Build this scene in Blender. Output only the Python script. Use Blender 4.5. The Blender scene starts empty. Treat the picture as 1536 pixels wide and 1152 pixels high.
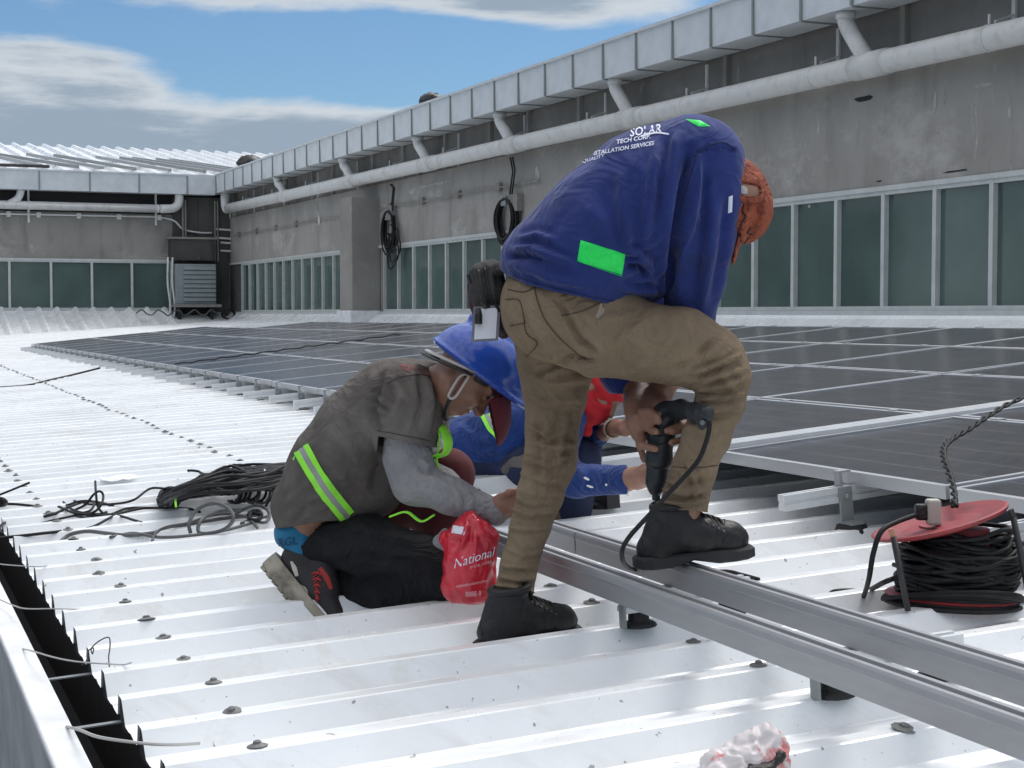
import bpy, bmesh, math, random
import numpy as np
from mathutils import Vector, Matrix
from mathutils.bvhtree import BVHTree

random.seed(7)
rng = np.random.default_rng(7)
R = math.radians
scene = bpy.context.scene
col = scene.collection

# ------------------------------------------------------------------ camera
F, CX, CY, HY = 2400.0, 768.0, 576.0, 469.0
CZ = 0.8055
pitch = math.atan((CY - HY) / F)
cp, sp_ = math.cos(pitch), math.sin(pitch)
cam_d = bpy.data.cameras.new('camera')
cam = bpy.data.objects.new('camera', cam_d)
col.objects.link(cam)
cam.location = (0, 0, CZ)
cam.rotation_euler = (math.pi / 2 - pitch, 0, 0)
cam_d.sensor_width = 36.0
cam_d.lens = 36.0 * F / 1536.0
cam_d.clip_start = 0.05
cam_d.clip_end = 5000
scene.camera = cam

# ------------------------------------------------------------------ sky and sun
SUN_EL, SUN_AZ = R(58), R(35)        # azimuth measured from +Y towards +X (behind the long wall)
world = bpy.data.worlds.new('World')
scene.world = world
world.use_nodes = True
nt = world.node_tree
nt.nodes.clear()
N = nt.nodes.new
L = nt.links.new
out = N('ShaderNodeOutputWorld')
bg = N('ShaderNodeBackground')
sky = N('ShaderNodeTexSky')
sky.sky_type = 'NISHITA'
sky.sun_disc = False
sky.sun_elevation = SUN_EL
sky.sun_rotation = SUN_AZ
sky.air_density = 1.0
sky.dust_density = 0.3
sky.ozone_density = 3.0
bg.inputs['Strength'].default_value = 0.10


def wmath(op, a, b=None, c=None):
    n = N('ShaderNodeMath')
    n.operation = op
    for i, v in enumerate((a, b, c)):
        if v is None:
            continue
        if isinstance(v, (int, float)):
            n.inputs[i].default_value = v
        else:
            L(v, n.inputs[i])
    return n.outputs[0]


tc = N('ShaderNodeTexCoord')
sep = N('ShaderNodeSeparateXYZ')
L(tc.outputs['Generated'], sep.inputs[0])
DX, DY, DZ = sep.outputs
mp = N('ShaderNodeMapping')
L(tc.outputs['Generated'], mp.inputs[0])
mp.inputs['Scale'].default_value = (4.5, 4.5, 13.0)
mp.inputs['Location'].default_value = (3.3, 1.2, 0.35)
nz = N('ShaderNodeTexNoise')
L(mp.outputs[0], nz.inputs['Vector'])
nz.inputs['Scale'].default_value = 1.5
nz.inputs['Detail'].default_value = 9
nz.inputs['Roughness'].default_value = 0.56
nz.inputs['Distortion'].default_value = 0.35
n1 = nz.outputs['Fac']
mp2 = N('ShaderNodeMapping')
L(tc.outputs['Generated'], mp2.inputs[0])
mp2.inputs['Scale'].default_value = (5, 5, 40.0)
mp2.inputs['Location'].default_value = (7.1, 2.4, 0.2)
nz2 = N('ShaderNodeTexNoise')
L(mp2.outputs[0], nz2.inputs['Vector'])
nz2.inputs['Scale'].default_value = 2.2
nz2.inputs['Detail'].default_value = 8
nz2.inputs['Roughness'].default_value = 0.62
n2 = nz2.outputs['Fac']


def lump(px, py, rx, ry, amp):
    """a cloud mass: soft ellipse in sky direction"""
    ax = math.atan2(px - CX, F)
    el = math.atan2(HY - py, math.hypot(F, px - CX))
    az = wmath('ARCTAN2', DX, DY)
    a = wmath('DIVIDE', wmath('SUBTRACT', az, ax), rx / F)
    b = wmath('DIVIDE', wmath('SUBTRACT', DZ, math.sin(el)), ry / F)
    r2 = wmath('ADD', wmath('MULTIPLY', a, a), wmath('MULTIPLY', b, b))
    return wmath('MULTIPLY', wmath('EXPONENT', wmath('MULTIPLY', r2, -1.0)), amp)


# low bank all round the horizon, broken field higher up
bank = wmath('MULTIPLY', wmath('SMOOTH_MIN', wmath('MAXIMUM', wmath('DIVIDE', wmath('SUBTRACT', 0.132, DZ), 0.035), -1.0), 1.0, 0.2), 0.30)
high = wmath('MULTIPLY', wmath('MINIMUM', wmath('MAXIMUM', wmath('DIVIDE', wmath('SUBTRACT', DZ, 0.175), 0.09), 0.0), 1.0), 0.50)
dens = wmath('ADD', wmath('ADD', n1, bank), high)
for a in ((70, 95, 270, 80, .50), (420, -8, 640, 46, .46), (900, 35, 170, 50, .42), (760, 8, 140, 26, .34), (640, 175, 90, 26, .16), (400, 95, 300, 50, -.20), (650, 105, 210, 55, -.24), (250, 205, 420, 50, .34)):
    dens = wmath('ADD', dens, lump(*a))
dens = wmath('ADD', dens, wmath('MULTIPLY', wmath('SUBTRACT', n2, 0.5), 0.26))
mr = N('ShaderNodeMapRange')
mr.interpolation_type = 'SMOOTHSTEP'
L(dens, mr.inputs[0])
mr.inputs[1].default_value = 0.56
mr.inputs[2].default_value = 0.80
cover = mr.outputs[0]
# thick cloud is greyer below
mr2 = N('ShaderNodeMapRange')
mr2.interpolation_type = 'SMOOTHSTEP'
L(wmath('ADD', dens, wmath('MULTIPLY', wmath('SUBTRACT', n2, .5), .5)), mr2.inputs[0])
mr2.inputs[1].default_value = 0.74
mr2.inputs[2].default_value = 1.06
cc = N('ShaderNodeMix')
cc.data_type = 'RGBA'
L(mr2.outputs[0], cc.inputs['Factor'])
cc.inputs[6].default_value = (3.75, 4.1, 4.45, 1)
cc.inputs[7].default_value = (1.95, 2.45, 3.05, 1)
tint = N('ShaderNodeMix')
tint.data_type = 'RGBA'
tint.blend_type = 'MULTIPLY'
tint.inputs['Factor'].default_value = 1
L(sky.outputs[0], tint.inputs[6])
tint.inputs[7].default_value = (0.40, 0.50, 0.57, 1)
mixc = N('ShaderNodeMix')
mixc.data_type = 'RGBA'
L(cover, mixc.inputs['Factor'])
L(tint.outputs[2], mixc.inputs[6])
L(cc.outputs[2], mixc.inputs[7])
# an overcast dome is brighter overhead than at the horizon
gain = N('ShaderNodeMix')
gain.data_type = 'RGBA'
gain.blend_type = 'MULTIPLY'
gain.inputs['Factor'].default_value = 1
L(mixc.outputs[2], gain.inputs[6])
gv = N('ShaderNodeCombineColor')
for i_, kk_ in enumerate((3.35, 2.6, 2.0)):      # and whiter overhead
    L(wmath('ADD', 1.0, wmath('MULTIPLY', wmath('MAXIMUM', wmath('SUBTRACT', DZ, .2), 0.0), kk_)), gv.inputs[i_])
L(gv.outputs[0], gain.inputs[7])
L(gain.outputs[2], bg.inputs['Color'])
L(bg.outputs[0], out.inputs['Surface'])

sun_d = bpy.data.lights.new('sun', 'SUN')
sun_d.energy = 1.35
sun_d.angle = R(22)
sun_d.color = (1.0, 0.97, 0.93)
sun = bpy.data.objects.new('sun', sun_d)
col.objects.link(sun)
sdir = Vector((math.sin(SUN_AZ) * math.cos(SUN_EL), math.cos(SUN_AZ) * math.cos(SUN_EL), math.sin(SUN_EL)))
sun.rotation_euler = sdir.to_track_quat('Z', 'Y').to_euler()
sun.location = (5, 8, 20)

vs = scene.view_settings
vs.view_transform = 'Standard'
vs.look = 'None'
vs.exposure = 0.70
vs.gamma = 1.0
vs.use_curve_mapping = False

# ------------------------------------------------------------------ frames of reference
CAMP = np.array([0, 0, CZ])


def ray(px, py):
    x = (px - CX) / F
    y = -(py - CY) / F
    return np.array([x, cp + y * sp_, -sp_ + y * cp])


def W(px, py, d):
    r = ray(px, py)
    return CAMP + r * (d / r[1])


def topx(P):
    p = np.asarray(P) - CAMP
    fw = p[..., 1] * cp - p[..., 2] * sp_
    up = p[..., 2] * cp + p[..., 1] * sp_
    return np.stack([CX + F * p[..., 0] / fw, CY - F * up / fw], -1)


TH = math.atan((768 + 200) / F)
E_ = np.array([-math.sin(TH), math.cos(TH), 0])
UH = np.array([math.cos(TH), math.sin(TH), 0])
ts = math.atan(0.058)
U_ = math.cos(ts) * UH + math.sin(ts) * np.array([0, 0, 1.0])
W_ = np.cross(U_, E_)
_r = ray(800, 955)
O_ = _r * (3.95 / _r[1]) + CAMP


def RF(u, e, w=0.0):
    return O_ + u * U_ + e * E_ + w * W_


def roofpx(px, py, h=0.0):
    d = ray(px, py)
    t = ((O_ + h * W_ - CAMP) @ W_) / (d @ W_)
    return CAMP + d * t


def toroof(p):
    q = np.asarray(p) - O_
    return np.array([q @ U_, q @ E_, q @ W_])


# ------------------------------------------------------------------ materials
MATS = {}


def mat(name, color, rough=0.6, metal=0.0, var=0.0, vscale=6.0, var_col=None, vthr=None, bump=0.0, bscale=80.0, spec=0.5, coat=0.0, stretch=None, alpha=None, trans=0.0, sheen=0.0, crumple=0.0, cscale=9.0):
    m = bpy.data.materials.new(name)
    m.use_nodes = True
    t = m.node_tree
    b = t.nodes['Principled BSDF']
    b.inputs['Base Color'].default_value = (*color, 1)
    b.inputs['Roughness'].default_value = rough
    b.inputs['Metallic'].default_value = metal
    b.inputs['Specular IOR Level'].default_value = spec
    b.inputs['Coat Weight'].default_value = coat
    b.inputs['Sheen Weight'].default_value = sheen
    if trans:
        b.inputs['Transmission Weight'].default_value = trans
    if alpha is not None:
        b.inputs['Alpha'].default_value = alpha
    tcn = t.nodes.new('ShaderNodeTexCoord')
    vec = tcn.outputs['Object']
    if stretch:
        mpn = t.nodes.new('ShaderNodeMapping')
        mpn.inputs['Scale'].default_value = stretch
        t.links.new(vec, mpn.inputs[0])
        vec = mpn.outputs[0]
    if var or var_col:
        n = t.nodes.new('ShaderNodeTexNoise')
        n.inputs['Scale'].default_value = vscale
        n.inputs['Detail'].default_value = 7
        n.inputs['Roughness'].default_value = 0.6
        t.links.new(vec, n.inputs['Vector'])
        r = t.nodes.new('ShaderNodeMapRange')
        r.inputs[1].default_value, r.inputs[2].default_value = vthr or (0.3, 0.7)
        t.links.new(n.outputs['Fac'], r.inputs[0])
        mx = t.nodes.new('ShaderNodeMix')
        mx.data_type = 'RGBA'
        t.links.new(r.outputs[0], mx.inputs['Factor'])
        if var_col:
            mx.inputs[6].default_value = (*color, 1)
            mx.inputs[7].default_value = (*var_col, 1)
        else:
            mx.inputs[6].default_value = (*[c * (1 - var) for c in color], 1)
            mx.inputs[7].default_value = (*[min(1, c * (1 + var)) for c in color], 1)
        t.links.new(mx.outputs[2], b.inputs['Base Color'])
    if bump:
        n = t.nodes.new('ShaderNodeTexNoise')
        n.inputs['Scale'].default_value = bscale
        n.inputs['Detail'].default_value = 4
        t.links.new(tcn.outputs['Object'], n.inputs['Vector'])
        bp = t.nodes.new('ShaderNodeBump')
        bp.inputs['Strength'].default_value = bump
        bp.inputs['Distance'].default_value = 0.01
        t.links.new(n.outputs['Fac'], bp.inputs['Height'])
        t.links.new(bp.outputs[0], b.inputs['Normal'])
    if crumple:
        # soft creases of slack cloth: ridges where a distorted noise crosses its middle value
        n = t.nodes.new('ShaderNodeTexNoise')
        n.inputs['Scale'].default_value = cscale
        n.inputs['Detail'].default_value = 3
        n.inputs['Roughness'].default_value = .55
        n.inputs['Distortion'].default_value = .9
        t.links.new(tcn.outputs['Object'], n.inputs['Vector'])
        q = t.nodes.new('ShaderNodeMath')
        q.operation = 'SUBTRACT'
        t.links.new(n.outputs['Fac'], q.inputs[0])
        q.inputs[1].default_value = .5
        q2 = t.nodes.new('ShaderNodeMath')
        q2.operation = 'ABSOLUTE'
        t.links.new(q.outputs[0], q2.inputs[0])
        q3 = t.nodes.new('ShaderNodeMath')
        q3.operation = 'POWER'
        t.links.new(q2.outputs[0], q3.inputs[0])
        q3.inputs[1].default_value = .7
        b2 = t.nodes.new('ShaderNodeBump')
        b2.inputs['Strength'].default_value = crumple
        b2.inputs['Distance'].default_value = .06
        b2.invert = True
        t.links.new(q3.outputs[0], b2.inputs['Height'])
        if bump:
            t.links.new(bp.outputs[0], b2.inputs['Normal'])
        t.links.new(b2.outputs[0], b.inputs['Normal'])
    MATS[name] = m
    return m


def concrete_mat(name, base, dark, light, white_amt=0.5):
    """weathered cement render: blotches, vertical run-off streaks, pale plaster scars, pits"""
    m = mat(name, base, 0.9, bump=0.25, bscale=14, spec=0.2)
    t = m.node_tree
    b = t.nodes['Principled BSDF']
    tcn = t.nodes.new('ShaderNodeTexCoord')

    def noise(scale, st, detail=6, rough=.6):
        mpn = t.nodes.new('ShaderNodeMapping')
        mpn.inputs['Scale'].default_value = st
        t.links.new(tcn.outputs['Object'], mpn.inputs[0])
        n = t.nodes.new('ShaderNodeTexNoise')
        n.inputs['Scale'].default_value = scale
        n.inputs['Detail'].default_value = detail
        n.inputs['Roughness'].default_value = rough
        t.links.new(mpn.outputs[0], n.inputs['Vector'])
        return n.outputs['Fac']

    def mixc(fac, lo, hi, a, bcol):
        r = t.nodes.new('ShaderNodeMapRange')
        r.inputs[1].default_value, r.inputs[2].default_value = lo, hi
        t.links.new(fac, r.inputs[0])
        mx = t.nodes.new('ShaderNodeMix')
        mx.data_type = 'RGBA'
        t.links.new(r.outputs[0], mx.inputs['Factor'])
        if isinstance(a, tuple):
            mx.inputs[6].default_value = (*a, 1)
        else:
            t.links.new(a, mx.inputs[6])
        mx.inputs[7].default_value = (*bcol, 1)
        return mx.outputs[2]
    c = mixc(noise(.8, (1, 1, 1)), .38, .68, base, tuple(x * .78 for x in base))
    c = mixc(noise(1.3, (1.5, 1.5, .35)), .52, .85, c, dark)
    c = mixc(noise(.5, (1, 1, 1.6), 9, .72), .54, .66, c, tuple(x * 1.22 for x in base))
    c = mixc(noise(2.6, (2.0, 2.0, .5), 8, .7), .64, .72, c, light)
    c = mixc(noise(22, (1, 1, 1), 2), .70, .78, c, dark)
    t.links.new(c, b.inputs['Base Color'])
    return m


TH0 = math.atan((768 + 200) / F)


def roof_mat():
    m = mat('white_roof_paint', (0.80, 0.83, 0.84), 0.22, bump=0.05, bscale=9, spec=0.55)
    t = m.node_tree
    b = t.nodes['Principled BSDF']
    g = t.nodes.new('ShaderNodeNewGeometry')

    def noise(scale, detail=5, rough=.6):
        n = t.nodes.new('ShaderNodeTexNoise')
        n.inputs['Scale'].default_value = scale
        n.inputs['Detail'].default_value = detail
        n.inputs['Roughness'].default_value = rough
        t.links.new(g.outputs['Position'], n.inputs['Vector'])
        return n.outputs['Fac']

    def mixc(fac, lo, hi, a, bcol, amt=1.0):
        r = t.nodes.new('ShaderNodeMapRange')
        r.inputs[1].default_value, r.inputs[2].default_value = lo, hi
        r.inputs[4].default_value = amt
        t.links.new(fac, r.inputs[0])
        mx = t.nodes.new('ShaderNodeMix')
        mx.data_type = 'RGBA'
        t.links.new(r.outputs[0], mx.inputs['Factor'])
        if isinstance(a, tuple):
            mx.inputs[6].default_value = (*a, 1)
        else:
            t.links.new(a, mx.inputs[6])
        mx.inputs[7].default_value = (*bcol, 1)
        return mx.outputs[2]
    c = mixc(noise(1.1, 7), .45, .75, (.80, .83, .84), (.66, .68, .68))
    c = mixc(noise(2.6, 8, .75), .58, .70, c, (.60, .56, .48), .5)
    mpn = t.nodes.new('ShaderNodeMapping')
    mpn.inputs['Rotation'].default_value = (0, 0, -TH0)
    mpn.inputs['Scale'].default_value = (.8, 7, 1)
    t.links.new(g.outputs['Position'], mpn.inputs[0])
    ns = t.nodes.new('ShaderNodeTexNoise')
    ns.inputs['Scale'].default_value = 2.2
    ns.inputs['Detail'].default_value = 7
    ns.inputs['Roughness'].default_value = .7
    t.links.new(mpn.outputs[0], ns.inputs['Vector'])
    c = mixc(ns.outputs['Fac'], .54, .72, c, (.60, .60, .585), .6)
    c = mixc(noise(7, 6, .8), .66, .74, c, (.50, .47, .42), .5)
    c = mixc(noise(55, 2, .4), .735, .76, c, (.22, .2, .18), .8)
    t.links.new(c, b.inputs['Base Color'])
    r = t.nodes.new('ShaderNodeMapRange')
    r.inputs[1].default_value, r.inputs[2].default_value = .3, .7
    r.inputs[3].default_value, r.inputs[4].default_value = .16, .38
    t.links.new(noise(2.3, 5), r.inputs[0])
    t.links.new(r.outputs[0], b.inputs['Roughness'])
    return m


def cell_mat():
    """monocrystalline cells under glass: 6 x 8 grid of near-black cells, hair-thin ribbons"""
    m = mat('solar_cells', (0.012, 0.013, 0.018), 0.19, spec=0.5)
    t = m.node_tree
    b = t.nodes['Principled BSDF']
    tcn = t.nodes.new('ShaderNodeTexCoord')
    s = t.nodes.new('ShaderNodeSeparateXYZ')
    t.links.new(tcn.outputs['Object'], s.inputs[0])

    def M(op, a, bb=None):
        n = t.nodes.new('ShaderNodeMath')
        n.operation = op
        for i, v in enumerate((a, bb)):
            if v is None:
                continue
            if isinstance(v, (int, float)):
                n.inputs[i].default_value = v
            else:
                t.links.new(v, n.inputs[i])
        return n.outputs[0]

    def line(c, pitch_, off, wd):
        f = M('FRACT', M('DIVIDE', M('ADD', c, off), pitch_))
        return M('LESS_THAN', M('ABSOLUTE', M('SUBTRACT', f, .5)), wd / pitch_ / 2)
    lx = line(s.outputs[0], 1.03 / 6, 10 * 1.03 / 6 + 1.03 / 12, .0045)
    ly = line(s.outputs[1], 1.32 / 8, 10 * 1.32 / 8 + 1.32 / 16, .004)
    rb = line(s.outputs[0], 1.03 / 18, 10 * 1.03 / 18, .0015)
    ln = M('MAXIMUM', M('MAXIMUM', M('MULTIPLY', lx, 1.0), M('MULTIPLY', ly, .45)), M('MULTIPLY', rb, .4))
    mx = t.nodes.new('ShaderNodeMix')
    mx.data_type = 'RGBA'
    t.links.new(ln, mx.inputs['Factor'])
    mx.inputs[6].default_value = (.012, .013, .018, 1)
    mx.inputs[7].default_value = (.16, .16, .17, 1)
    n = t.nodes.new('ShaderNodeTexNoise')
    n.inputs['Scale'].default_value = 3
    n.inputs['Detail'].default_value = 6
    t.links.new(tcn.outputs['Object'], n.inputs['Vector'])
    mx2 = t.nodes.new('ShaderNodeMix')
    mx2.data_type = 'RGBA'
    t.links.new(M('MULTIPLY', n.outputs['Fac'], .17), mx2.inputs['Factor'])
    t.links.new(mx.outputs[2], mx2.inputs[6])
    mx2.inputs[7].default_value = (.28, .26, .24, 1)
    t.links.new(mx2.outputs[2], b.inputs['Base Color'])
    return m


M_ROOF = roof_mat()
M_CELL = cell_mat()
M_CONC = concrete_mat('weathered_concrete', (.335, .325, .303), (.20, .193, .178), (.52, .51, .48))
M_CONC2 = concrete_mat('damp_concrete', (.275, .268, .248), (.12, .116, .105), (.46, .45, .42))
M_CONCD = concrete_mat('dark_concrete', (.085, .085, .08), (.025, .025, .024), (.22, .21, .2))  # much darker concrete tone for the corner parts
M_CONCU = concrete_mat('eave_band_concrete', (.235, .229, .215), (.14, .135, .125), (.36, .355, .34))
M_GALV = mat('gutter_sheet', (.60, .64, .66), 0.42, metal=0.15, var=.10, vscale=2.5, bump=.06, bscale=5)
M_GALVR = mat('gutter_rib_metal', (.26, .28, .28), 0.5, metal=0.3)
M_ALU = mat('mill_aluminium', (.34, .345, .355), 0.42, metal=0.45, var=.06, vscale=9, stretch=(1, 1, 8), bump=.02, bscale=200)
M_ALUW = mat('white_aluminium', (.60, .62, .63), 0.4, metal=0.2, var=.08, vscale=12)
M_ALUD = mat('rail_end_shadow', (.10, .10, .10), 0.6, metal=0.3)
M_FRAME = mat('panel_frame', (.46, .47, .48), 0.36, metal=0.5)
M_PVC = mat('white_pvc', (.60, .61, .60), 0.5, var_col=(.40, .40, .385), vscale=5, vthr=(.5, .85), bump=.04, bscale=12)
M_WFRAME = mat('window_frame_paint', (.48, .51, .50), 0.5, var=.1, vscale=5)
M_GLASS = mat('teal_tinted_glass', (.070, .108, .100), 0.09, spec=0.6, var=.25, vscale=.7)
M_DARK = mat('black_bitumen_and_shade', (.016, .016, .017), 0.75, var=.4, vscale=12, bump=.2, bscale=30)  # also paints the shade in rib ends and under the end gutter
M_DARKM = mat('dark_bracket', (.035, .036, .038), 0.6, metal=0.2)
M_RUBBER = mat('black_rubber_cable', (.010, .010, .011), 0.62, spec=.3, var=.3, vscale=30)
M_GREYC = mat('grey_cable', (.075, .078, .08), 0.5, var=.25, vscale=20)
M_WASHER = mat('dull_screw_metal', (.16, .165, .16), 0.65, metal=0.3, var=.3, vscale=40)
M_PARA = mat('parapet_paint', (.43, .45, .46), 0.75, var_col=(.22, .23, .23), vscale=3, vthr=(.4, .75), bump=.15, bscale=18)
M_PARAT = mat('parapet_cap_paint', (.70, .72, .73), 0.6, var_col=(.55, .56, .56), vscale=5, vthr=(.45, .7))
M_LOUV = mat('louvre_metal', (.24, .28, .29), 0.55, metal=0.2, var=.1, vscale=3)
M_WIRE = mat('pale_wire', (.45, .45, .43), 0.5, metal=0.2)
M_GROUND = mat('ground_asphalt', (.06, .06, .06), 0.9, var=.3, vscale=.05)
M_SKIN = mat('brown_skin', (.250, .128, .085), 0.5, var=.16, vscale=22, bump=.06, bscale=120)
M_HAIR = mat('black_hair', (.010, .009, .009), 0.45, bump=.5, bscale=160)
M_BLUE = mat('navy_jersey', (.018, .033, .150), 0.85, var=.22, vscale=7, bump=.10, bscale=220, sheen=.15, spec=.2, crumple=.30, cscale=7)
M_BLUE2 = mat('blue_work_shirt', (.010, .034, .15), 0.85, var=.25, vscale=9, bump=.1, bscale=220, sheen=.12, spec=.2, crumple=.4)
M_KHAKI = mat('khaki_denim', (.200, .152, .102), 0.9, var=.26, vscale=5, bump=.14, bscale=260, spec=.15, crumple=.38, cscale=10)
M_GREY = mat('faded_grey_cotton', (.098, .088, .080), 0.92, var_col=(.195, .180, .166), vscale=4.2, vthr=(.42, .75), bump=.12, bscale=240, spec=.15, crumple=.34, cscale=8)
M_LGREY = mat('grey_sleeve_jersey', (.215, .215, .225), 0.9, var_col=(.30, .295, .30), vscale=9, vthr=(.4, .7), bump=.1, bscale=240, spec=.15, crumple=.36, cscale=12)
M_BLACKP = mat('black_trousers', (.009, .009, .011), 0.85, var=.4, vscale=11, bump=.12, bscale=160, spec=.3, crumple=.5, cscale=9)
M_MAROON = mat('maroon_cloth', (.085, .012, .014), 0.85, var=.2, vscale=8, bump=.08, bscale=200)
M_LEATHER = mat('black_leather', (.011, .011, .012), 0.5, spec=.35, var=.35, vscale=14, bump=.22, bscale=60)
M_SOLE = mat('rubber_sole', (.018, .018, .019), 0.75, bump=.2, bscale=70)
M_LACE = mat('dark_laces', (.025, .02, .016), 0.8)
M_GREENR = mat('green_patch', (.008, .80, .11), 0.55, var=.16, vscale=14, bump=.1, bscale=90, crumple=.3, cscale=16)
M_LIME = mat('lime_band', (.28, .84, .05), 0.6, var=.1, vscale=20)
M_SILVER = mat('silver_band', (.28, .30, .28), 0.4, metal=.2, var=.15, vscale=25)
M_HELMET = mat('blue_helmet_plastic', (.014, .065, .36), 0.22, coat=.3, var=.12, vscale=9)
M_CAPRED = mat('maroon_cap', (.085, .006, .015), 0.85, var=.2, vscale=10, bump=.1, bscale=180)
M_STRAPG = mat('pale_strap', (.42, .40, .38), 0.6)
M_ORANGE = mat('orange_cap_cloth', (.30, .075, .035), 0.85, var_col=(.16, .032, .018), vscale=26, vthr=(.48, .6), bump=.25, bscale=120, crumple=.5, cscale=22)
M_TAN = mat('tan_strap', (.38, .19, .12), 0.8, var=.15, vscale=20)
M_DRILL = mat('black_tool_plastic', (.016, .021, .026), 0.45, var=.25, vscale=18, bump=.08, bscale=150)
M_RED = mat('red_reel_plastic', (.27, .028, .032), 0.55, var_col=(.13, .03, .03), vscale=14, vthr=(.45, .75), bump=.1, bscale=40)
M_BAGRED = mat('red_plastic_bag', (.52, .012, .032), 0.30, var=.2, vscale=9, bump=.25, bscale=25, spec=.6)
M_BAGW = mat('clear_plastic_bag', (.70, .66, .66), 0.4, spec=.35, var_col=(.62, .16, .16), vscale=13, vthr=(.56, .6), bump=.3, bscale=30, alpha=.75)
M_IVORY = mat('ivory_plug', (.42, .41, .36), 0.5)
M_PAPER = mat('white_card', (.66, .68, .74), 0.4)
M_CARDH = mat('card_holder', (.16, .16, .19), 0.3)
M_POUCH = mat('charcoal_pouch', (.035, .034, .033), 0.85, var=.3, vscale=14, bump=.2, bscale=150)
M_POUCHR = mat('maroon_pouch', (.055, .016, .018), 0.85, var=.3, vscale=14, bump=.2, bscale=150)
M_PRINT = mat('white_print', (.66, .70, .80), 0.8)
M_PRINTR = mat('pale_bag_print', (.80, .45, .47), 0.5)
M_RPRINT = mat('faded_red_print', (.17, .05, .045), 0.9)
M_SEAM = mat('khaki_seam', (.065, .048, .032), 0.9)
M_SEAML = mat('khaki_pale_patch', (.30, .26, .20), 0.9)
M_BOXER = mat('turquoise_knit', (.008, .14, .27), 0.8, bump=.1, bscale=200)
M_BOXERT = mat('navy_waist_letter', (.006, .05, .12), 0.8)
M_SHOE = mat('sneaker_mesh', (.022, .020, .022), 0.7, bump=.25, bscale=220)
M_SHOEW = mat('cream_shoe_leather', (.48, .46, .40), 0.5, var=.15, vscale=20)
M_SHOES = mat('worn_sole_rubber', (.34, .31, .25), 0.75, var_col=(.13, .115, .09), vscale=16, vthr=(.4, .65), bump=.2, bscale=60)
M_SHOER = mat('red_lace', (.36, .03, .025), 0.7)
M_REDC = mat('red_cotton', (.42, .010, .016), 0.85, var=.25, vscale=10, bump=.1, bscale=200)
M_NAVY = mat('dark_navy_cloth', (.012, .020, .06), 0.85, var=.3, vscale=10, bump=.1, bscale=200)
M_TARP = mat('black_tarp', (.012, .013, .014), 0.5, bump=.4, bscale=6)
M_SCAR = mat('pale_plaster', (.42, .42, .40), .9, var_col=(.28, .28, .27), vscale=9, vthr=(.4, .6))
M_BRASS = mat('bracelet_metal', (.30, .26, .2), 0.35, metal=.7)


# ------------------------------------------------------------------ object helpers
def wl(o):
    v = np.zeros(3)
    while o is not None:
        v += np.array(o.location)
        o = o.parent
    return v


def tag(o, label=None, cat=None, group=None, kind=None):
    if label:
        o['label'] = label
    if cat:
        o['category'] = cat
    if group:
        o['group'] = group
    if kind:
        o['kind'] = kind
    return o


def empty(name, loc, label=None, cat=None, group=None):
    o = bpy.data.objects.new(name, None)
    col.objects.link(o)
    o.location = tuple(float(x) for x in loc)
    o.empty_display_size = .1
    return tag(o, label, cat, group)


def link_mesh(name, me, m, parent=None, smooth=False):
    o = bpy.data.objects.new(name, me)
    col.objects.link(o)
    if parent is not None:
        o.parent = parent
    if m is not None and not me.materials:
        me.materials.append(m)
    if smooth:
        me.polygons.foreach_set('use_smooth', np.ones(len(me.polygons), bool))
    return o


def np_mesh(name, V, Fq):
    """mesh from numpy verts and quads"""
    me = bpy.data.meshes.new(name)
    V = np.asarray(V, np.float32)
    Fq = np.asarray(Fq, np.int32)
    me.vertices.add(len(V))
    me.vertices.foreach_set('co', V.ravel())
    k = Fq.shape[1]
    me.loops.add(Fq.size)
    me.loops.foreach_set('vertex_index', Fq.ravel())
    me.polygons.add(len(Fq))
    me.polygons.foreach_set('loop_start', np.arange(0, Fq.size, k, dtype=np.int32))
    me.update(calc_edges=True)
    return me


def unit(v):
    v = np.asarray(v, float)
    return v / (np.linalg.norm(v) + 1e-12)


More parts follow.
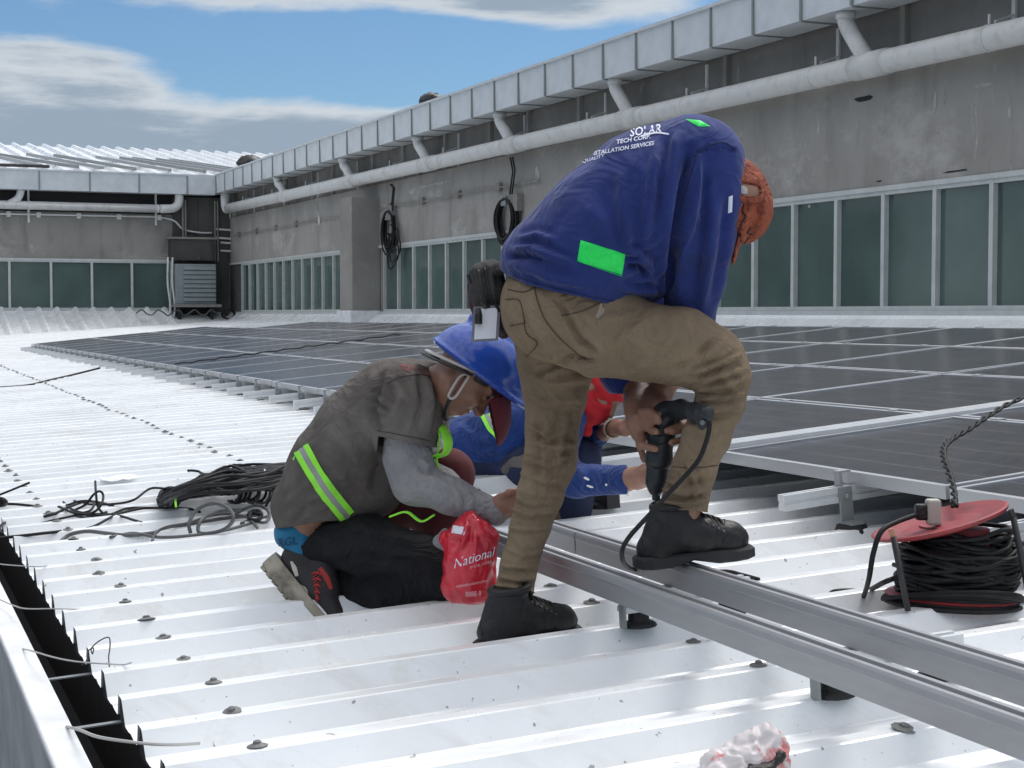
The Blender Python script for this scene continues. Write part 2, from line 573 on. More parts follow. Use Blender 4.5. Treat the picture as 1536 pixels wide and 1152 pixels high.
class MB:
    """collects polygons in world space"""

    def __init__(self):
        self.v = []
        self.f = []

    def add(self, vs_, fs):
        b = len(self.v)
        self.v += [tuple(map(float, p)) for p in vs_]
        self.f += [tuple(i + b for i in f) for f in fs]
        return self

    def box(self, c, ax, ay, az, sx, sy, sz):
        c = np.asarray(c, float)
        ax, ay, az = unit(ax) * sx / 2, unit(ay) * sy / 2, unit(az) * sz / 2
        P = [c + i * ax + j * ay + k * az for k in (-1, 1) for j in (-1, 1) for i in (-1, 1)]
        fs = [(0, 2, 3, 1), (4, 5, 7, 6), (0, 1, 5, 4), (2, 6, 7, 3), (0, 4, 6, 2), (1, 3, 7, 5)]
        if np.dot(np.cross(ax, ay), az) < 0:
            fs = [f[::-1] for f in fs]
        return self.add(P, fs)

    def prism(self, prof, a, b, x, y, cap=True):
        """closed 2-D profile swept from a to b, profile axes x, y"""
        a, b, x, y = (np.asarray(q, float) for q in (a, b, x, y))
        n = len(prof)
        area = sum(prof[i][0] * prof[(i + 1) % n][1] - prof[(i + 1) % n][0] * prof[i][1] for i in range(n))
        if area < 0:
            prof = prof[::-1]
        if np.dot(np.cross(x, y), b - a) < 0:
            a, b = b, a
        P = [a + p * x + q * y for p, q in prof] + [b + p * x + q * y for p, q in prof]
        fs = [(i, (i + 1) % n, n + (i + 1) % n, n + i) for i in range(n)]
        if cap:
            fs += [tuple(range(n))[::-1], tuple(range(n, 2 * n))]
        return self.add(P, fs)

    def tube(self, pts, r, n=8, cap=True, flat=1.0):
        pts = [np.asarray(p, float) for p in pts]
        rs = r if hasattr(r, '__len__') else [r] * len(pts)
        T = [unit(pts[min(i + 1, len(pts) - 1)] - pts[max(i - 1, 0)]) for i in range(len(pts))]
        ref = np.array([0, 0, 1.0]) if abs(T[0][2]) < .9 else np.array([1.0, 0, 0])
        x = unit(np.cross(T[0], ref))
        P = []
        for p, t, rr in zip(pts, T, rs):
            x = unit(x - t * np.dot(x, t))
            y = np.cross(t, x)
            for k in range(n):
                a = 2 * math.pi * k / n
                P.append(p + rr * (math.cos(a) * x + flat * math.sin(a) * y))
        fs = []
        for i in range(len(pts) - 1):
            for k in range(n):
                fs.append((i * n + k, i * n + (k + 1) % n, (i + 1) * n + (k + 1) % n, (i + 1) * n + k))
        if cap:
            fs.append(tuple(range(n))[::-1])
            fs.append(tuple(range((len(pts) - 1) * n, len(pts) * n)))
        return self.add(P, fs)

    def lathe(self, c, axis, prof, n=24, x=None):
        """prof: list of (r, h)"""
        c, axis = np.asarray(c, float), unit(axis)
        ref = np.array([0, 0, 1.0]) if abs(axis[2]) < .9 else np.array([1.0, 0, 0])
        x = unit(np.cross(axis, ref)) if x is None else unit(x)
        y = np.cross(axis, x)
        P = []
        for r, h in prof:
            for k in range(n):
                a = 2 * math.pi * k / n
                P.append(c + axis * h + r * (math.cos(a) * x + math.sin(a) * y))
        fs = []
        for i in range(len(prof) - 1):
            for k in range(n):
                fs.append((i * n + k, i * n + (k + 1) % n, (i + 1) * n + (k + 1) % n, (i + 1) * n + k))
        fs.append(tuple(range(n))[::-1])
        fs.append(tuple(range((len(prof) - 1) * n, len(prof) * n)))
        return self.add(P, fs)

    def mesh(self, name, off=(0, 0, 0)):
        me = bpy.data.meshes.new(name)
        o = np.asarray(off, float)
        me.from_pydata([tuple(np.asarray(p) - o) for p in self.v], [], self.f)
        me.update()
        return me

    def build(self, name, m, parent=None, smooth=False, bevel=0.0, at=None, local=False):
        off = np.zeros(3) if local else wl(parent) if parent is not None else (np.zeros(3) if at is None else np.asarray(at, float))
        me = self.mesh(name, off)
        o = link_mesh(name, me, m, parent, smooth)
        if parent is None and at is not None:
            o.location = tuple(map(float, at))
        if bevel:
            b = o.modifiers.new('bevel', 'BEVEL')
            b.width = bevel
            b.segments = 2
            b.limit_method = 'ANGLE'
            b.angle_limit = R(40)
        return o


def spline(pts, n=8):
    """Catmull-Rom through points"""
    P = [np.asarray(p, float) for p in pts]
    if len(P) < 3:
        return [P[0] + (P[-1] - P[0]) * k / n for k in range(n + 1)]
    Q = [2 * P[0] - P[1]] + P + [2 * P[-1] - P[-2]]
    res = []
    for i in range(1, len(Q) - 2):
        for k in range(n):
            t = k / n
            a, b, c, d = Q[i - 1], Q[i], Q[i + 1], Q[i + 2]
            res.append(.5 * (2 * b + (c - a) * t + (2 * a - 5 * b + 4 * c - d) * t * t + (3 * b - a - 3 * c + d) * t ** 3))
    res.append(P[-1])
    return res


def copy_part(o, parent, name=None):
    c = o.copy()
    if name:
        c.name = name
    col.objects.link(c)
    c.parent = parent
    return c


def basis_euler(x, y, z):
    return Matrix((tuple(x), tuple(y), tuple(z))).transposed().to_euler()

X3, Y3, Z3 = (1, 0, 0), (0, 1, 0), (0, 0, 1)

# ================================================================== ground far below
MB().add([(-900, -900, -9), (900, -900, -9), (900, 900, -9), (-900, 900, -9)], [(0, 1, 2, 3)]).build('ground', M_GROUND)['kind'] = 'structure'

# ================================================================== main metal roof
ROOF_EUL = basis_euler(U_, E_, W_)
EAVE_U, TOP_U = -1.04, 10.6
PITCH = 0.265
roof = MB().box(((EAVE_U + TOP_U) / 2 + .03, 22, -.05), X3, Y3, Z3, TOP_U - EAVE_U - .02, 54, .06).build('roof', M_DARK, local=True)  # dark underlay box, added beneath the sheets to keep light out
roof.location = tuple(O_)
roof.rotation_euler = ROOF_EUL
roof['kind'] = 'structure'
RP = [(-.135, .004), (-.100, 0), (-.058, 0), (-.053, .003), (-.024, .050), (-.019, .052), (.019, .052), (.024, .050), (.053, .003), (.058, 0), (.1, 0), (.135, .004)]


def sheet_mesh(name, n, u0=EAVE_U, u1=TOP_U, cuts=1):
    mb = MB()
    us = [u0 + (u1 - u0) * k / cuts for k in range(cuts + 1)]
    for k in range(n):
        P = [(u, k * PITCH + a, b) for u in us for a, b in RP]
        m = len(RP)
        mb.add(P, [(c * m + i, (c + 1) * m + i, (c + 1) * m + i + 1, c * m + i + 1) for c in range(cuts) for i in range(m - 1)])
    return mb.mesh(name)


sm = sheet_mesh('roof_sheet', 1)
sm.materials.append(M_ROOF)
E0 = .05
NS = 58
for k in range(NS):
    o = link_mesh('roof_sheet', sm, M_ROOF, roof)
    o.location = (0, E0 + (k - 15) * PITCH, 0)
o = link_mesh('roof_sheet', sheet_mesh('far_sheets', 130), M_ROOF, roof)
o.location = (0, E0 + (NS - 15) * PITCH, 0)
o['kind'] = 'stuff'

rsh = MB().add([(0, -.052, -.02), (0, .052, -.02), (0, .052, .0), (0, .0195, .0495), (0, -.0195, .0495), (0, -.052, .0)], [(0, 1, 2, 3, 4, 5)]).mesh('rib_end_shade')  # black plate paints the darkness inside each open, hollow rib end
rsh.materials.append(M_DARK)
for k in range(NS):
    o = link_mesh('rib_end_shade', rsh, M_DARK, roof)
    o.location = (EAVE_U + .004, E0 + (k - 15) * PITCH, 0)
mb = MB()
mb.lathe((0, 0, 0), Z3, [(.022, 0), (.0215, .0015), (.012, .004), (.009, .005), (.0085, .008), (.005, .0095)], 10)
scr = mb.mesh('roofing_screw')
scr.materials.append(M_WASHER)
for (uu, k0, k1) in ((-.862, -4, 46), (.2, -5, 96)):
    for k in range(k0, k1):
        o = link_mesh('roofing_screw', scr, M_WASHER, roof)
        o.location = (uu + random.gauss(0, .012), E0 + k * PITCH + random.gauss(0, .004), .0525)
        o.rotation_euler = (random.gauss(0, .12), random.gauss(0, .12), random.random() * 3)
        q = random.uniform(.75, 1.15)
        o.scale = (q, q, random.uniform(.8, 1.25))

# ------------------------------------------------------------------ eave gutter and parapet
gut = empty('eave_gutter', RF(-1.09, 1, -.3), 'black lined gutter trough along the cut rib ends of the white roof', 'gutter')
MB().add([RF(-1.0, -5, .0), RF(-1.0, 48, .0), RF(-1.0, 48, -.3), RF(-1.0, -5, -.3)], [(0, 1, 2, 3)]).build('inner_wall', M_DARK, gut)
MB().add([RF(-1.0, -5, -.3), RF(-1.0, 48, -.3), RF(-1.143, 48, -.3), RF(-1.143, -5, -.3)], [(0, 1, 2, 3)]).build('trough_floor', M_DARK, gut)
MB().add([RF(-1.143, -5, -.3), RF(-1.143, 48, -.3), RF(-1.143, 48, -.004), RF(-1.143, -5, -.004)], [(0, 1, 2, 3)]).build('outer_wall', M_DARK, gut)
for (a, b) in (((68, 1021), (101, 1000)), ((121, 1091), (150, 1071))):
    p, q = toroof(roofpx(*a, 0.0)), toroof(roofpx(*b, 0.0))
    MB().box(RF(-1.075, (p[1] + q[1]) / 2, -.012), U_, E_, W_, .15, .018, .003).build('strap', M_GALVR, gut)
par = empty('parapet_wall', RF(-1.2, 1, -1.5), 'low grey painted parapet with white cap beside the gutter', 'parapet')
MB().prism([(-1.205, -1.5), (-1.146, -1.5), (-1.146, -.012), (-1.205, -.012)], RF(0, -5, 0), RF(0, 48, 0), U_, W_).build('wall', M_PARA, par)
MB().prism([(-1.209, -.012), (-1.141, -.012), (-1.141, .004), (-1.205, .006), (-1.209, .002)], RF(0, -5, 0), RF(0, 48, 0), U_, W_).build('cap', M_PARAT, par, bevel=.002)
for k, pl in enumerate((
        [(-8, 896, .02), (20, 908, .03), (40, 913, .05), (80, 913, .06), (125, 914, .05)],
        [(34, 973, .005), (50, 977, .03), (85, 987, .06), (120, 993, .06), (165, 996, .055), (185, 997, .055), (197, 994, .07)],
        [(100, 1090, .005), (120, 1095, .03), (150, 1106, .055), (215, 1115, .06), (260, 1117, .056), (300, 1115, .05)],
        [(-10, 845, .04), (20, 848, .06), (60, 850, .06), (70, 848, .055)])):
    MB().tube(spline([roofpx(*q) for q in pl], 6), .0019 if k != 2 else .0032, 6).build('tie_wire', M_WIRE, at=roofpx(*pl[len(pl) // 2]))
    bpy.context.scene.collection.objects[-1]
for o, lb in zip([o for o in col.objects if o.name.startswith('tie_wire')], (
        'pale tie wire crossing the gutter above the upper strap', 'pale tie wire crossing the gutter with thin curled wire beside its end',
        'thickest pale tie wire, twisted round a rib end by the lower strap', 'short pale tie wire at the far end of the visible gutter')):
    tag(o, lb, 'wire', 'tie wires over the gutter')
pl = [(122, 998, .05), (130, 990, .06), (131, 978, .075), (140, 972, .08), (139, 981, .07), (137, 973, .08), (148, 962, .1), (163, 956, .11), (165, 970, .09), (163, 985, .06), (164, 1000, .05)]
tag(MB().tube(spline([roofpx(*q) for q in pl], 5), .0016, 5).build('curled_wire', M_DARKM, at=roofpx(140, 998, .05)), 'thin dark curled wire standing up beside the gutter', 'wire')

# ================================================================== concrete buildings (corner frame: s along long wall, n out of it)
S_ = np.array([.401, -.916, 0])
S_ = S_ / np.linalg.norm(S_)
N_ = np.array([S_[1], -S_[0], 0])
N_ = N_ if N_[0] < 0 else -N_
CORN = np.array([-8.94, 50.74, CZ])
B_EUL = basis_euler(S_, np.cross((0, 0, 1), S_), (0, 0, 1))
NSG = 1.0 if np.dot(np.cross((0, 0, 1), S_), N_) > 0 else -1.0   # local y runs out of the long wall when +1


def BP(s, n, z):
    return CORN + s * S_ + n * N_ + np.array([0, 0, z])


def s_of(px, n=0.0):
    """s on the line at offset n from the long wall seen at pixel column px"""
    k = (px - CX) / F
    a = CORN + n * N_
    return float((k * a[1] - a[0]) / (S_[0] - k * S_[1]))


def n_of(px, s=0.0):
    k = (px - CX) / F
    a = CORN + s * S_
    return float((k * a[1] - a[0]) / (N_[0] - k * N_[1]))


def bbox(mb, s0, s1, n0, n1, z0, z1):
    return mb.box(BP((s0 + s1) / 2, (n0 + n1) / 2, (z0 + z1) / 2), S_, N_, (0, 0, 1), s1 - s0, n1 - n0, z1 - z0)


SILL, WTOP, SOFF, GTOP = .03, 1.50, 3.71, 4.30
SEND = 50.0
bld = empty('concrete_building', BP(20, 0, -9), 'long weathered concrete building with a strip of teal windows above the solar panels', 'building')
bbox(MB(), 0, SEND, -.4, 0, WTOP + .06, 2.98).build('wall', M_CONC, bld)
bbox(MB(), 0, SEND, -.4, -.05, 2.98, GTOP).build('eave_band', M_CONCU, bld)
bbox(MB(), 0, SEND, -.4, .03, -9, -.04).build('base_wall', M_CONC2, bld)
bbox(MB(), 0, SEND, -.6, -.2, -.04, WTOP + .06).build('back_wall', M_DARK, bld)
# flashing along the foot of the wall
MB().prism([(.0, -.03), (.06, -.035), (.09, -.075), (.30, -.20), (.34, -.42), (.0, -.42)], BP(0.2, 0, 0), BP(SEND, 0, 0), N_, (0, 0, 1)).build('foot_flashing', M_ROOF, bld)
SP = s_of(570)
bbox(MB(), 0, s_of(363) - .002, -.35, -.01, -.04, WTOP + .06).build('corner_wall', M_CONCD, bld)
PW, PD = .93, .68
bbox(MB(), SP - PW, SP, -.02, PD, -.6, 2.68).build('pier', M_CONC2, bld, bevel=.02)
bbox(MB(), SP - PW - .06, SP + .06, -.01, PD + .06, -.7, .05).build('pier_footing', M_PARAT, bld, bevel=.02)
for px, py, w, h in ((1398, 158, .10, .35), (1412, 150, .07, .22), (1284, 190, .05, .20), (1283, 212, .04, .12), (1510, 165, .05, .25), (618, 288, .35, .25), (660, 276, 1.3, .06), (640, 280, .8, .08), (519, 330, .2, .5), (806, 262, .25, .3), (1110, 200, .05, .3), (470, 345, .3, .12), (1470, 130, .4, .05), (1212, 310, .06, .05)):
    s = s_of(px)
    z = (HY - py) / F * (CORN + s * S_)[1]
    nn_ = PD if 505 < px < 530 else 0
    P = [BP(s + w / 2 * math.cos(2 * math.pi * k / 11) * random.uniform(.4, 1.3), nn_ + .004, z + h / 2 * math.sin(2 * math.pi * k / 11) * random.uniform(.4, 1.3)) for k in range(11)]
    MB().add(P, [tuple(range(11))]).build('plaster_scar', M_SCAR, bld)


def window(parent, s0, s1, axis, z0, z1, name='window'):
    """framed pane; axis 's' on the long wall, 'n' on the end wall"""
    fw = .034
    mb = MB()

    def b(m, a0, a1, d0, d1, q0, q1):
        if axis == 's':
            bbox(m, a0, a1, d0, d1, q0, q1)
        else:
            bbox(m, d0, d1, a0, a1, q0, q1)
    b(mb, s0 + .001, s0 + fw, -.08, .012, z0, z1)
    b(mb, s1 - fw, s1 - .001, -.08, .012, z0, z1)
    b(mb, s0 + fw, s1 - fw, -.08, .008, z0, z0 + .05)
    b(mb, s0 + fw, s1 - fw, -.08, .008, z1 - .05, z1)
    w = mb.build(name, M_WFRAME, parent)
    g = MB()
    b(g, s0 + fw - .005, s1 - fw + .005, -.066, -.058, z0 + .04, z1 - .04)
    g.build('pane', M_GLASS, w)
    return w


s = s_of(1129)
pit = .992
while s - pit > SP + .05:
    s -= pit
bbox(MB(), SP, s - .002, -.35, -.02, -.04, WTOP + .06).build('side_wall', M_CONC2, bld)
while s < SEND - 1:
    window(bld, s, s + pit, 's', SILL, WTOP)
    s += pit
s, pit = s_of(363), .945
while s + pit < SP - PW + .3:
    window(bld, s, min(s + pit, SP - PW + .3), 's', SILL, WTOP)
    s += pit
bbox(MB(), 0, SEND, -.05, .03, WTOP, WTOP + .06).build('window_head', M_WFRAME, bld)
bbox(MB(), .2, SP - PW - .07, -.05, .05, -.04, SILL - .002).build('sill', M_WFRAME, bld)
bbox(MB(), SP + .07, SEND, -.05, .05, -.04, SILL - .002).build('sill', M_WFRAME, bld)
# upper straps and brackets
for px in (352, 372, 398, 430, 470, 500, 560, 605, 628, 668, 735, 792, 868, 1086, 1350):
    s = s_of(px)
    bbox(MB(), s - .05, s + .05, -.06, .02, 2.99, SOFF).build('strap', M_CONC if px % 3 else M_CONC2, bld)
for px, py, w, h in ((1292, 150, .40, .09), (1316, 273, .14, .03), (1430, 258, .5, .03), (960, 210, .3, .06)):
    s = s_of(px)
    z = (HY - py) / F * (CORN + s * S_)[1]
    mb = MB()
    P = []
    for k in range(9):
        a = 2 * math.pi * k / 9
        P.append(BP(s + w / 2 * math.cos(a) * random.uniform(.6, 1.2), .003, z + h / 2 * math.sin(a) * random.uniform(.5, 1.3)))
    mb.add(P, [tuple(range(9))]).build('broken_hole', M_DARK, bld)

# conduit with clips
cond = empty('wall_conduit', BP(5, .04, 2.4), 'thin grey conduit with small clips along the long concrete wall', 'conduit')
for s0, s1 in ((.6, SP - PW), (SP + .05, s_of(812))):
    MB().tube([BP(s0 + (s1 - s0) * k / 6, .05, 2.40 + .02 * math.sin(k * 2)) for k in range(7)], .016, 6).build('conduit_run', M_CONC2, cond)
    s = s0 + .8
    while s < s1:
        bbox(MB(), s - .09, s + .09, 0, .075, 2.33, 2.48).build('clip', M_CONCU, cond)
        s += 2.1
for k, (px, py) in enumerate(((587, 318), (772, 303))):
    s = s_of(px)
    z = (HY - py) / F * (CORN + s * S_)[1]
    jb = bbox(MB(), s - .02, s + .42, 0, .14, z - .2, z + .12).build('junction_box', M_CONCU, at=BP(s, 0, z))
    tag(jb, ('small grey junction box beside the drooping cable coil near the pier' if k == 0 else 'small grey junction box beside the round cable coil'), 'junction box')


def coil(pxc, pyc, rw, rh, turns, droop, label, seed):
    rr = random.Random(seed)
    s0 = s_of(pxc, .12)
    d = (CORN + s0 * S_ + .12 * N_)[1]
    z0 = (HY - pyc) / F * d
    root = empty('cable_coil', BP(s0, .1, z0), label, 'cable coil', 'cable coils hanging on the wall')
    for t in range(turns):
        a_, b_ = rw * rr.uniform(.75, 1.1), rh * rr.uniform(.8, 1.08)
        ds, dn = rr.gauss(0, .03), .1 + rr.uniform(-.05, .07)
        pts = [BP(s0 + ds + a_ * math.sin(k * math.pi / 8) * (1 if k < 8 else .92), dn, z0 - b_ + b_ * math.cos(k * math.pi / 8) + rr.gauss(0, .01)) for k in range(17)]
        MB().tube(spline(pts, 2), .02, 6).build('loop', M_RUBBER, root, smooth=True)
    for (ds, dl) in droop:
        pts = [BP(s0 + ds, .12, z0 - .5), BP(s0 + ds - .1, .14, z0 - dl * .6), BP(s0 + ds + .02, .14, z0 - dl), BP(s0 + ds + .62, .14, z0 - dl * .8), BP(s0 + ds + .45, .12, z0 - dl * .45), BP(s0 + ds + .1, .1, z0 - .3)]
        MB().tube(spline(pts, 6), .02, 6).build('loop', M_RUBBER, root, smooth=True)
    for q in (.0, .1):
        MB().tube([BP(s0 + .1 + q, .1, z0 - .1), BP(s0 + .4 + q, .14, z0 + .5), BP(s0 + .65 + q, .3, 2.85)], .016, 6).build('lead', M_RUBBER, root)
    bbox(MB(), s0 - .12, s0 + .1, .02, .16, z0 - .12, z0 + .06).build('hook', M_GALVR, root)


coil(583, 318, .42, .46, 10, ((.1, 1.3), (.22, 1.15), (.0, .95)), 'black cable coil with long drooping loops beside the concrete pier', 3)
coil(758, 300, .46, .42, 17, (), 'tight round black cable coil hung on a hook under the white pipe', 4)

# box gutter of the long building
GS = 1.105
gl = empty('box_gutter', BP(10, .3, SOFF), 'long grey sheet metal box gutter along the top of the concrete building', 'gutter')
first = None
s = s_of(1198, .55)
while s - GS > .55:
    s -= GS
mbs = MB()
L3 = .55
mbs.prism([(0.0, SOFF), (L3, SOFF), (L3 + .012, GTOP - .05), (L3 + .05, GTOP - .045), (L3 + .05, GTOP), (0, GTOP)], np.zeros(3), np.array([GS - .004, 0, 0]), (0, NSG, 0), Z3)
gm = mbs.mesh('gutter_section')
gm.materials.append(M_GALV)
mr_ = MB()
mr_.box((0, NSG * (L3 + .018), (SOFF + GTOP - .05) / 2), X3, Y3, Z3, .035, .03, GTOP - .05 - SOFF)
mr_.box((0, NSG * L3 / 2, SOFF - .01), X3, Y3, Z3, .03, L3, .018)
rm = mr_.mesh('seam_rib')
rm.materials.append(M_GALVR)
while s < SEND:
    o = link_mesh('gutter_section', gm, M_GALV, gl)
    o.location = tuple(BP(s, 0, 0) - wl(gl))
    o.rotation_euler = (B_EUL.x + random.gauss(0, .0018), B_EUL.y, B_EUL.z + random.gauss(0, .008))
    q = link_mesh('seam_rib', rm, M_GALVR, o)
    s += GS
bbox(MB(), 0, s_of(344.6, .55) + .3, 0, .55, SOFF, GTOP).build('corner_piece', M_GALV, gl)

# white pipe under it
PN = .30


def pipe_z(s):
    return 3.22 - .0062 * s


dp = empty('drain_pipe', BP(10, PN, 3.0), 'long white plastic drain pipe with branch elbows under the box gutter', 'pipe')
s0 = .95
MB().tube([BP(s0 + (SEND - s0) * k / 8, PN, pipe_z(s0 + (SEND - s0) * k / 8)) for k in range(9)], .145, 18).build('pipe_run', M_PVC, dp, smooth=True)
MB().tube([BP(s0 - .16, PN, SOFF), BP(s0 - .16, PN, 3.5), BP(s0 - .13, PN, 3.32), BP(s0, PN, 3.215), BP(s0 + .2, PN, 3.21)], .15, 14).build('end_elbow', M_PVC, dp, smooth=True)
for px in (417, 515, 626, 748, 920, 1262, 1700):
    s = s_of(px, .4)
    zt = pipe_z(s + .5)
    rr_ = .105
    MB().tube(spline([BP(s, .38, SOFF + .01), BP(s, .38, SOFF - .10), BP(s + .04, .37, SOFF - .2), BP(s + .22, .35, zt + .26), BP(s + .36, PN, zt + .05)], 4), rr_, 12).build('branch_elbow', M_PVC, dp, smooth=True)
    MB().tube([BP(s, .38, SOFF - .005), BP(s, .38, SOFF - .09)], rr_ + .02, 12).build('collar', M_PVC, dp, smooth=True)
    MB().tube([BP(s + .1, PN, pipe_z(s + .1)), BP(s + .75, PN, pipe_z(s + .75))], .162, 16).build('coupling', M_PVC, dp, smooth=True)
s = 3.0
while s < SEND:
    mb = MB()
    bbox(mb, s - .03, s + .03, -.05, -.02, pipe_z(s) - .3, SOFF - .05)
    mb.box(BP(s, .08, pipe_z(s) + .24), N_ - np.array([0, 0, .35]), S_, (0, 0, 1), .32, .03, .03)
    bbox(mb, s - .012, s + .012, PN + .0, PN + .02, pipe_z(s) + .14, pipe_z(s) + .26)
    mb.tube([BP(s - .025, PN, pipe_z(s)), BP(s + .025, PN, pipe_z(s))], .152, 16)
    mb.build('bracket', M_PVC, dp)
    s += 3.3

# ------------------------------------------------------------------ end building across the far side
eb = empty('end_building', BP(0, 8, -9), 'dark stained concrete wing closing the far end of the roof', 'building')
NEND = 26.0
n_ac = n_of(262)
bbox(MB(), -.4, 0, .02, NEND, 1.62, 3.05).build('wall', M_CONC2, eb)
bbox(MB(), -.45, -.12, .02, NEND, 3.05, 4.2).build('recess_painted_shade', M_DARK, eb)  # black colour stands in for the shadow between gutter and pipe
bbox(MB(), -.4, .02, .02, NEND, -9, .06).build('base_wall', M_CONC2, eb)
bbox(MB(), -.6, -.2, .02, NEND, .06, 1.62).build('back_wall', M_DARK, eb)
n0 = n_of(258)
bbox(MB(), -.1, .06, 1.0, n0 - .05, .0, 3.6).build('dark_pier', M_CONCD, eb)
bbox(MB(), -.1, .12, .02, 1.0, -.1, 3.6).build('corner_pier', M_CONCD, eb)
wn = (n_of(15.6) - n_of(258)) / 4
n = n0
while n < NEND - 2:
    window(eb, n, n + wn, 'n', .10, 1.58)
    n += wn
bbox(MB(), -.05, .03, n0, NEND, 1.58, 1.64).build('window_head', M_WFRAME, eb)
bbox(MB(), -.05, .05, n0, NEND, .05, .098).build('sill', M_WFRAME, eb)
ng = empty('box_gutter', BP(.3, 8, 3.6), 'plain white box gutter across the dark end building', 'gutter')
n = .56
k = 0
GN = (n_of(62, .55) - n_of(283, .55)) / 3
n = n_of(283, .55)
while n > .56 + GN:
    n -= GN
bbox(MB(), 0, .55, .56, n - .002, 3.66, 4.27).build('gutter_section', M_GALV, ng)
while n < NEND:
    MB().prism([(0, 3.66), (.55, 3.66), (.56, 4.22), (.60, 4.225), (.60, 4.27), (0, 4.27)], BP(0, n, 0), BP(0, n + GN - .003, 0), S_, (0, 0, 1)).build('gutter_section', M_GALV, ng)
    bbox(MB(), .552, .585, n - .025, n + .02, 3.66, 4.215).build('seam_rib', M_GALVR, ng)
    n += GN
np_ = empty('drain_pipe', BP(.3, 8, 3.2), 'white drain pipe across the dark end building ending in an upturned elbow', 'pipe')
na = n_of(262, .35)
MB().tube([BP(.35, na + .1, 3.2), BP(.35, NEND, 3.2)], .125, 16).build('pipe_run', M_PVC, np_, smooth=True)
MB().tube(spline([BP(.35, na + .4, 3.2), BP(.35, na + .05, 3.22), BP(.35, na - .12, 3.32), BP(.35, na - .18, 3.5), BP(.35, na - .18, 3.67)], 4), .135, 14).build('end_elbow', M_PVC, np_, smooth=True)
nb = n_of(30, .35)
MB().tube(spline([BP(.35, nb + .3, 3.2), BP(.35, nb, 3.4), BP(.35, nb - .1, 3.67)], 4), .11, 12).build('branch_elbow', M_PVC, np_, smooth=True)
for px in (47, 238):
    n = n_of(px, .35)
    bbox(MB(), .1, .13, n - .03, n + .03, 2.7, 3.66).build('bracket', M_PVC, np_)
    MB().tube([BP(.35, n - .03, 3.2), BP(.35, n + .03, 3.2)], .133, 14).build('bracket', M_PVC, np_)
nc = empty('wall_conduit', BP(.1, 5, 2.9), 'bent pale conduit running along the dark end building', 'conduit')
MB().tube(spline([BP(.1, NEND, 2.95), BP(.1, 12, 2.93), BP(.1, n_of(150), 2.96), BP(.1, n_of(250), 2.93), BP(.12, n_of(275), 2.6), BP(.14, n_of(300), 2.5), BP(.15, n_of(318), 2.5)], 5), .03, 8).build('conduit_run', M_PVC, nc, smooth=True)
for px in (15, 60, 120, 180, 240):
    n = n_of(px)
    bbox(MB(), 0.0, .13, n - .06, n + .06, 2.86, 3.02).build('clip', M_PVC, nc)
for kk, (px, z) in enumerate(((322, 2.62), (322, 2.35), (330, 2.2), (330, 1.95))):
    MB().tube([BP(.18, n_of(px), z), BP(.18, n_of(px) - 1.2, z - .05)], .035, 8).build('conduit_run', M_PVC, nc)
for px in (274, 278, 322, 326, 352):
    MB().tube([BP(.2, n_of(px), 1.6), BP(.2, n_of(px), 3.5)], .03, 8).build('conduit_run', M_CONC2, nc)

# louvred condenser on its stand
ac = empty('louvred_unit', BP(1.1, n_of(296, .9), -.3), 'grey louvred ventilation unit standing on a dark plinth by the dark corner', 'air conditioner')
a0, a1 = n_of(326, .9), n_of(265, .9)
bbox(MB(), .3, .84, a0, a1, .26, 1.50).build('casing', M_LOUV, ac, bevel=.02)
nl = 8
for k in range(nl):
    z = .34 + 1.1 * k / nl
    MB().prism([(.84, z), (.90, z + .02), (.87, z + .125), (.84, z + .13)], BP(0, a0 + .03, 0), BP(0, a1 - .24, 0), S_, (0, 0, 1)).build('louvre', M_LOUV, ac)
bbox(MB(), .2, 1.0, a0 - .12, a1 + .1, .17, .26).build('plinth', M_CONC2, ac)
for q in (a0 + .1, a1 - .15):
    bbox(MB(), .25, .9, q, q + .1, -.5, .17).build('leg', M_DARK, ac)
bbox(MB(), .22, .4, a0 + .1, a1 - .1, -.5, .17).build('back_panel', M_DARK, ac)
bbox(MB(), .0, .5, a0 - .05, a1 + .05, 1.62, 2.28).build('dark_box', M_CONCD, ac)
bbox(MB(), -.0, .55, a0 - .1, a1 + .12, 2.28, 2.34).build('slab', M_CONC2, ac)
for q in (a1 + .06, a1 + .2):
    MB().tube(spline([BP(.7, q, 1.7), BP(.72, q + .02, .9), BP(.75, q - .05, .2), BP(.8, q + .02, -.25)], 4), .03, 8).build('pipe', M_PVC, ac, smooth=True)
mb = MB()
for k in range(4):
    c_ = BP(1.0, a0 - .35 + .02 * k, -.05)
    mb.tube([c_ + .2 * math.cos(a) * N_ + .14 * math.sin(a) * np.array([0, 0, 1.0]) + .02 * k * S_ for a in np.linspace(0, 6.28, 15)], .02, 6)
tag(mb.build('hose_coil', M_RUBBER, at=BP(1, a0 - .3, -.2)), 'small black hose coil lying beside the louvred unit', 'hose')
pts = [BP(1.2, n_of(px, 1.2), .0 + .09 * math.sin(k * 1.9)) for k, px in enumerate(range(325, 200, -8))]
tag(MB().tube(spline(pts, 4), .022, 6).build('floor_cable', M_GREYC, at=pts[0]), 'wavy dark cable along the roof edge below the end windows', 'cable')

